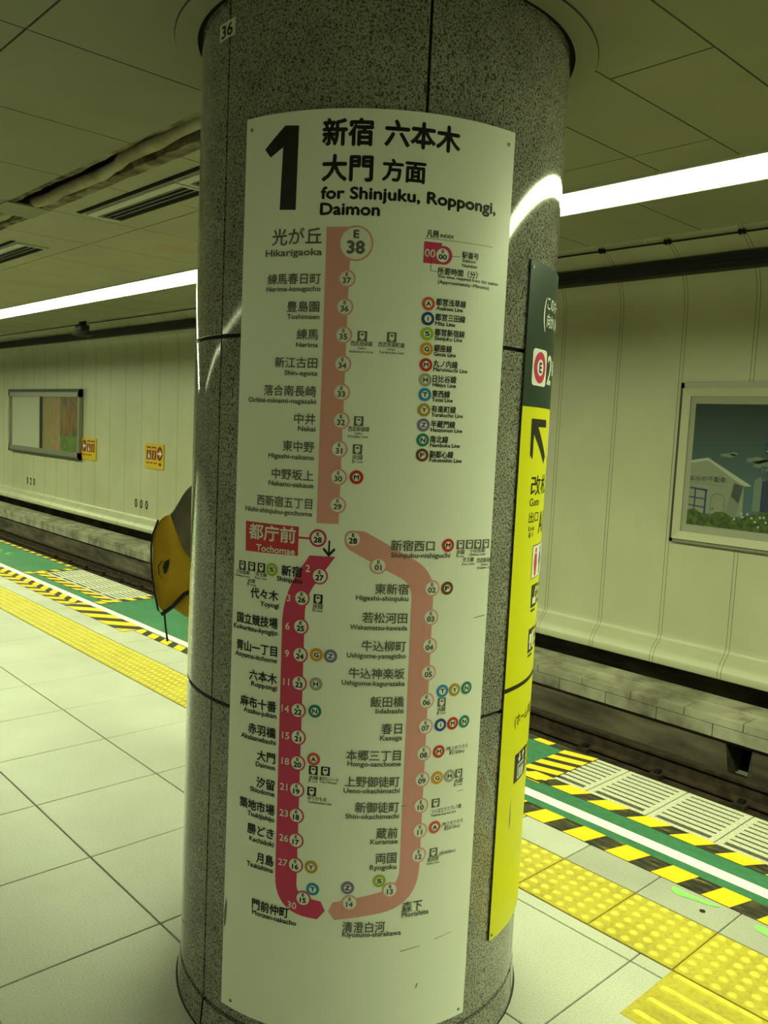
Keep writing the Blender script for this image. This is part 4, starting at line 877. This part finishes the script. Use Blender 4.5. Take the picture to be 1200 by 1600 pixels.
mb = MB(); letter(mb, es, '(', ang(15.9), ang(18.0), 1.900, .062, 'white', D1, bold=.0)
letter(mb, es, 'このホームの', ang(18.6), ang(18.6)+.20, 1.921, .033, 'white', D1, True, .012); letter(mb, es, '向かい側', ang(19.0), ang(19.0)+.135, 1.878, .033, 'white', D1, True, .012); letter(mb, es, ')', ang(18.6)+.21, ang(18.6)+.228, 1.900, .062, 'white', D1, bold=.0); mb.build('note_text', ex)
cs, ct = ang(15.7), 1.757
mb = MB(); flat(mb, es, rrect(ang(10.3), 1.7115, ang(21.3), 1.8025, .014), 'white', D1)
disc(mb, es, cs, ct, .0390, 'crimson', D2, 40); disc(mb, es, cs, ct, .0205, 'white', D3, 32); letter(mb, es, 'E', cs-.0075, cs+.0085, ct, .024, 'black', D4, bold=.03); mb.build('line_emblem', ex)
mb = MB(); letter(mb, es, '2', ang(22.6), ang(22.6)+.052, 1.757, .072, 'white', D1, bold=.012); mb.build('platform_number', ex)
mb = MB(); letter(mb, es, '番線', ang(29.6), ang(29.6)+.075, 1.765, .037, 'white', D1, True, .014); mb.build('platform_text', ex)
AR = [(ang(a), t) for a, t in ((12.1, 1.6290), (25.6, 1.6290), (26.0, 1.6090), (17.4, 1.6090), (27.3, 1.5330), (25.4, 1.5140), (14.35, 1.5900), (14.3, 1.5270), (12.3, 1.5370))]
epoly('arrow', [(AR, 'black', D1)])
epoly('route_plate', [(rrect(ang(31), 1.530, ang(31)+.13, 1.622, .008), 'white', D1)])
mb = MB(); letter(mb, es, '改札', ang(14.4), ang(33.0), 1.4585, .048, 'black', D1, True, .012); mb.build('gate_text', ex)
mb = MB(); letter(mb, es, 'Gate', ang(14.2), ang(23.0), 1.4170, .019, 'black', D1, bold=.01); mb.build('gate_text', ex)
mb = MB(); letter(mb, es, '出口', ang(14.4), ang(23.0), 1.3770, .027, 'black', D1, True, .01); letter(mb, es, 'Exit', ang(14.6), ang(19.6), 1.3490, .011, 'black', D1, bold=.01); letter(mb, es, '출구', ang(14.8), ang(19.0), 1.3320, .010, 'black', D1, bold=.01); mb.build('exit_text', ex)
mb = MB(); letter(mb, es, 'A1', ang(24.2), ang(24.2)+.078, 1.3590, .055, 'black', D1, bold=.012); mb.build('exit_number', ex)
it = [(rect(ang(19.7)-.002, 1.213, ang(19.7)+.222, 1.302), 'black', D1), (rect(ang(19.7), 1.215, ang(19.7)+.22, 1.300), 'white', D2)]
x = ang(19.7)+.030
for m, dx in (('pict_red', 0), ('blue', .055)):
    it += [([(x+dx+.0075*math.cos(k*PI/6), 1.287+.0075*math.sin(k*PI/6)) for k in range(12)], m, D3),
           ([(x+dx-.016, 1.250), (x+dx-.011, 1.278), (x+dx+.011, 1.278), (x+dx+.016, 1.250), (x+dx+(.012 if dx == 0 else .006), 1.242), (x+dx+.006, 1.219), (x+dx-.006, 1.219), (x+dx-(.012 if dx == 0 else .006), 1.242)], m, D3)]
epoly('toilet_pictogram', it)
a = ang(21)
epoly('pictogram', [(rect(a, 1.134, a+.064, 1.195), 'black', D1), ([(a+.012, 1.142), (a+.050, 1.142), (a+.052, 1.156), (a+.040, 1.160), (a+.040, 1.180), (a+.034, 1.180), (a+.032, 1.160), (a+.012, 1.160)], 'white', D2), (rect(a+.040, 1.176, a+.050, 1.188), 'white', D2)])
epoly('pictogram', [(rect(a, 1.012, a+.062, 1.077), 'black', D1), (rect(a+.008, 1.036, a+.030, 1.062), 'white', D2), (rect(a+.036, 1.022, a+.052, 1.068), 'white', D2), (rect(a+.012, 1.020, a+.024, 1.034), 'white', D2)])
for t0, n in ((1.186, 2), (1.069, 2)):
    for k in range(3): epoly('caption_line', [(rect(a+.072, t0-.022*k-.004, a+.16, t0-.022*k+.004), 'black', D1)])
for t0 in (1.125, 1.003): epoly('caption_line', [(rect(a+.004, t0-.003, a+.05, t0+.003), 'black', D1)])
epoly('divider_line', [(rect(0, .9330, .666, .9445), 'black', D1)])
mb = MB(); letter(mb, es, '(ホーム中ほど)', ang(13.8), ang(13.8)+.20, .8440, .032, 'black', D1, True, .008); mb.build('note_text', ex)
b_ = ang(15.7)
it = [(rect(b_, .669, b_+.100, .748), 'black', D1), (rect(b_+.022, .676, b_+.078, .716), 'white', D2), (rect(b_+.026, .680, b_+.074, .712), 'black', D3)]
for k in range(3): it.append(([(b_+.032+.014*k, .682), (b_+.040+.014*k, .682), (b_+.041+.014*k, .700), (b_+.036+.014*k, .709), (b_+.031+.014*k, .700)], 'white', D4))
it += [([(b_+.034, .720), (b_+.046, .733), (b_+.038, .733), (b_+.038, .745), (b_+.030, .745), (b_+.030, .733), (b_+.022, .733)], 'white', D2), ([(b_+.066, .745), (b_+.054, .732), (b_+.062, .732), (b_+.062, .720), (b_+.070, .720), (b_+.070, .732), (b_+.078, .732)], 'white', D2)]
epoly('lift_pictogram', it)
for k in range(4): epoly('caption_line', [(rect(b_+.108, .732-.018*k, b_+.17, .739-.018*k), 'black', D1)])
mb = MB(); flat(mb, es, [(ang(14.2), .580), (ang(14.6), .640), (ang(15.0), .565), (ang(14.4), .545)], 'scuff', D1); mb.build('scuff', ex)
screw(ex, es, ang(7.3), 1.9925); screw(ex, es, ang(7.4), .2830)

# ================================================================== BACKPACK AND ITS WEARER
BR = Vector((0.6833, 0.7302, 0)); BD = Vector((0.7302, -0.6833, 0)); BO = Vector((-1.2985, 0.1558, 0)) - 0.158*BD   # origin, to the wearer, sideways
def bw(u, z, d): return BO + BR*u + BD*d + Vector((0, 0, z))
def slab(mb, outline, d0, d1, m, puff=0.02, n=6, inset=0.03):
    """soft cushion: outline (u,z) swept sideways with rounded flanks"""
    k = len(outline); cu = sum(a for a, _ in outline)/k; cz = sum(b for _, b in outline)/k; rings = []
    for i in range(n+1):
        t = i/n; d = d0+(d1-d0)*t; e = 1-(2*t-1)**2; sc = 1-(1-min(1, e*1.6))*inset*3
        rings.append([bw(cu+(a-cu)*sc, cz+(b-cz)*sc, d) for a, b in outline])
    v = [q for r in rings for q in r]; f = []
    for i in range(n):
        for j in range(k): f.append((i*k+j, (i+1)*k+j, (i+1)*k+(j+1) % k, i*k+(j+1) % k))
    c0 = len(v); v += [bw(cu, cz, d0-puff), bw(cu, cz, d1+puff)]
    # inner ring for a domed cap
    for base, cap, dd, rev in ((0, c0, d0-puff*.7, False), (n*k, c0+1, d1+puff*.7, True)):
        o = len(v); v += [bw(cu+(a-cu)*.62, cz+(b-cz)*.62, dd) for a, b in outline]
        for j in range(k):
            q = (base+j, base+(j+1) % k, o+(j+1) % k, o+j); f.append(q if not rev else q[::-1])
            q = (o+j, o+(j+1) % k, cap); f.append(q if not rev else q[::-1])
    mb.add(v, f, m)
bag = thing('backpack', 'ochre backpack with grey top and dangling strap at the left of the pillar', 'backpack', (0, 0, 0))
core = fillet([(-.112, 1.165, .05), (-.068, 1.196, .02), (.000, 1.320, .05), (.10, 1.345, .04), (.125, 1.20, .05), (.125, .86, .05), (.06, .765, .06), (-.060, .775, .04), (-.118, .90, .1)], 5)
mb = MB(); slab(mb, core, -.15, .135, 'bag_grey', .012); mb.build('bag_body', bag, smooth=True)
och = fillet([(-.134, 1.10, .04), (-.116, 1.160, .03), (-.068, 1.198, .025), (-.034, 1.120, .05), (.008, 1.030, .04), (.075, .97, .05), (.08, .89, .03), (.012, .872, .02), (-.083, .776, .025), (-.106, .800, .02), (-.134, .95, .08)], 5)
mb = MB(); slab(mb, och, .105, .150, 'ochre', .018); o = mb.build('side_panel', bag, smooth=True); o['label'] = 'ochre side panel with dark triangular mark'
low = fillet([(.008, .866, .02), (.085, .885, .02), (.095, .79, .03), (.02, .752, .03), (-.060, .806, .02)], 5)
mb = MB(); slab(mb, low, .10, .142, 'ochre', .012); mb.build('bottom_panel', bag, smooth=True)
mb = MB(); mb.tube([bw(-.110, 1.168, .150), bw(-.130, 1.11, .153), bw(-.136, 1.05, .155), bw(-.132, .955, .155), bw(-.118, .865, .155), bw(-.103, .79, .153), bw(-.086, .768, .15)], .0042, 'webbing', 8); mb.build('piping', bag, smooth=True)
mb = MB(); mb.tube([bw(-.083, .773, .160), bw(-.035, .812, .172), bw(.012, .866, .174), (bw(.09, .90, .165))], .009, 'webbing', 8); mb.build('compression_strap', bag, smooth=True)
mb = MB()
lg_ = [(-.054, 1.010), (-.074, .998), (-.082, .976), (-.076, .944), (-.066, .952), (-.057, .980)]
mb.add([bw(a, b, .1705) for a, b in lg_], [tuple(range(len(lg_)))], 'webbing')
mb.tube([bw(-.086, 1.000, .171), bw(-.100, .978, .171), bw(-.097, .946, .171), bw(-.086, .926, .171)], .002, 'webbing', 6); mb.build('maker_mark', bag)
mb = MB(); mb.tube([bw(-.108, .905, .13), bw(-.130, .925, .12), bw(-.143, .918, .11)], [.010, .011, .008], 'webbing', 8); mb.build('buckle', bag, smooth=True)
mb = MB(); mb.tube([bw(-.080, .80, .14), bw(-.076, .76, .145), bw(-.072, .72, .145), bw(-.066, .68, .145), bw(-.062, .655, .145)], [.006, .004, .004, .004, .005], 'webbing', 6); mb.build('loose_strap', bag, smooth=True)
for sd in (-.10, .09):
    mb = MB(); mb.tube([bw(.09, 1.30, sd), bw(.14, 1.405, sd), bw(.20, 1.455, sd), bw(.28, 1.45, sd)], .012, 'webbing', 8); mb.build('shoulder_strap', bag, smooth=True)

# the wearer stands behind the pillar, turned away to the track
def skin_mesh(name, verts, edges, m, parent=None, sub=2, root=0):
    me = bpy.data.meshes.new(name); me.from_pydata([v[0] for v in verts], edges, []); o = bpy.data.objects.new(name, me); C.objects.link(o)
    o.modifiers.new('skin', 'SKIN'); sk = me.skin_vertices[0].data
    for i, v in enumerate(verts): sk[i].radius = v[1] if isinstance(v[1], tuple) else (v[1], v[1]); sk[i].use_root = (i == root)
    s = o.modifiers.new('sub', 'SUBSURF'); s.levels = sub; s.render_levels = sub
    dg = bpy.context.evaluated_depsgraph_get(); m2 = bpy.data.meshes.new_from_object(o.evaluated_get(dg)); bpy.data.objects.remove(o)
    o = bpy.data.objects.new(name, m2); C.objects.link(o); m2.materials.clear(); m2.materials.append(M[m])
    m2.polygons.foreach_set('use_smooth', [True]*len(m2.polygons))
    if parent: o.parent = parent
    return o
def pw(f, z, l): return tuple(bw(.250+f, z, -l))          # f forward of the body axis, l to the wearer's left
per = thing('person', 'person in dark clothes standing behind the pillar, wearing the ochre backpack', 'person', (0, 0, 0))
V = []; Ed = []
def node(q, r, par=None):
    V.append((q, r)); i = len(V)-1
    if par is not None: Ed.append((par, i))
    return i
pel = node(pw(0, .95, 0), (.095, .085)); ab = node(pw(.01, 1.10, 0), (.095, .085), pel); ch = node(pw(.0, 1.30, 0), (.110, .090), ab); nb = node(pw(0, 1.44, 0), (.065, .06), ch); nk = node(pw(.015, 1.495, 0), (.050, .050), nb)
h1 = node(pw(.040, 1.555, 0), (.066, .074), nk); h2 = node(pw(.030, 1.635, 0), (.080, .096), h1); h3 = node(pw(.018, 1.700, 0), (.066, .078), h2); node(pw(.132, 1.600, 0), (.011, .013), h2)
for sd in (-1, 1):
    node(pw(.02, 1.63, sd*.082), (.010, .022), h2)
    sh = node(pw(0, 1.395, sd*.155), .050, ch); el = node(pw(-.01, 1.13, sd*.205), .042, sh); wr = node(pw(.07, .90, sd*.20), .029, el); pm = node(pw(.088, .83, sd*.20), (.024, .036), wr)
    for k, (df, dl) in enumerate(((.036, .0), (.016, -.004), (-.004, -.003), (-.022, .002))):
        a = node(pw(.088+df, .775, sd*(.20+dl)), .0095, pm); b = node(pw(.092+df, .738-.004*(k in (1, 2)), sd*(.188+dl)), .0085, a); node(pw(.090+df, .712, sd*(.172+dl)), .0075, b)
    a = node(pw(.128, .83, sd*.182), .0105, wr); node(pw(.140, .795, sd*.172), .009, a)
    hp = node(pw(0, .86, sd*.085), .076, pel); kn = node(pw(.015, .49, sd*.098), .058, hp); an = node(pw(-.01, .10, sd*.10), .038, kn); node(pw(.12, .035, sd*.11), (.036, .026), an)
skin_mesh('body', V, Ed, 'skin', per)
J = [(pw(0, .84, 0), (.165, .140)), (pw(0, .95, 0), (.165, .140)), (pw(.01, 1.10, 0), (.150, .130)), (pw(0, 1.30, 0), (.160, .132)), (pw(0, 1.43, 0), (.095, .09)), (pw(.01, 1.475, 0), (.066, .066))]; je = [(0, 1), (1, 2), (2, 3), (3, 4), (4, 5)]
for sd in (-1, 1):
    n0 = len(J); J += [(pw(0, 1.40, sd*.160), .088), (pw(-.01, 1.13, sd*.205), .058), (pw(.06, .93, sd*.20), .045)]; je += [(3, n0), (n0, n0+1), (n0+1, n0+2)]
skin_mesh('jacket', J, je, 'jacket', per)
T = [(pw(0, 1.00, 0), (.125, .110)), (pw(0, .92, 0), (.140, .118))]; te = [(0, 1)]
for sd in (-1, 1):
    n0 = len(T); T += [(pw(0, .84, sd*.088), .108), (pw(.015, .49, sd*.098), .074), (pw(-.01, .11, sd*.10), .058)]; te += [(1, n0), (n0, n0+1), (n0+1, n0+2)]
skin_mesh('trousers', T, te, 'trousers', per)
skin_mesh('hair', [(pw(-.035, 1.55, 0), (.064, .050)), (pw(-.020, 1.645, 0), (.092, .092)), (pw(.010, 1.715, 0), (.084, .092)), (pw(.030, 1.745, 0), (.05, .06))], [(0, 1), (1, 2), (2, 3)], 'hair', per)
for sd in (-1, 1):
    skin_mesh('shoe', [(pw(-.045, .042, sd*.10), (.042, .042)), (pw(.05, .042, sd*.105), (.044, .042)), (pw(.16, .034, sd*.11), (.040, .034))], [(0, 1), (1, 2)], 'shoe', per)
for sd in (-1, 1):
    mb = MB(); mb.tube([pw(.108, 1.628, sd*.022), pw(.112, 1.628, sd*.034), pw(.104, 1.628, sd*.046)], [.004, .006, .004], 'hair', 8); mb.build('eye', per, smooth=True)
mb = MB(); mb.tube([pw(.098, 1.556, -.022), pw(.108, 1.555, 0), pw(.098, 1.556, .022)], [.003, .005, .003], 'maroon', 8); mb.build('mouth', per, smooth=True)
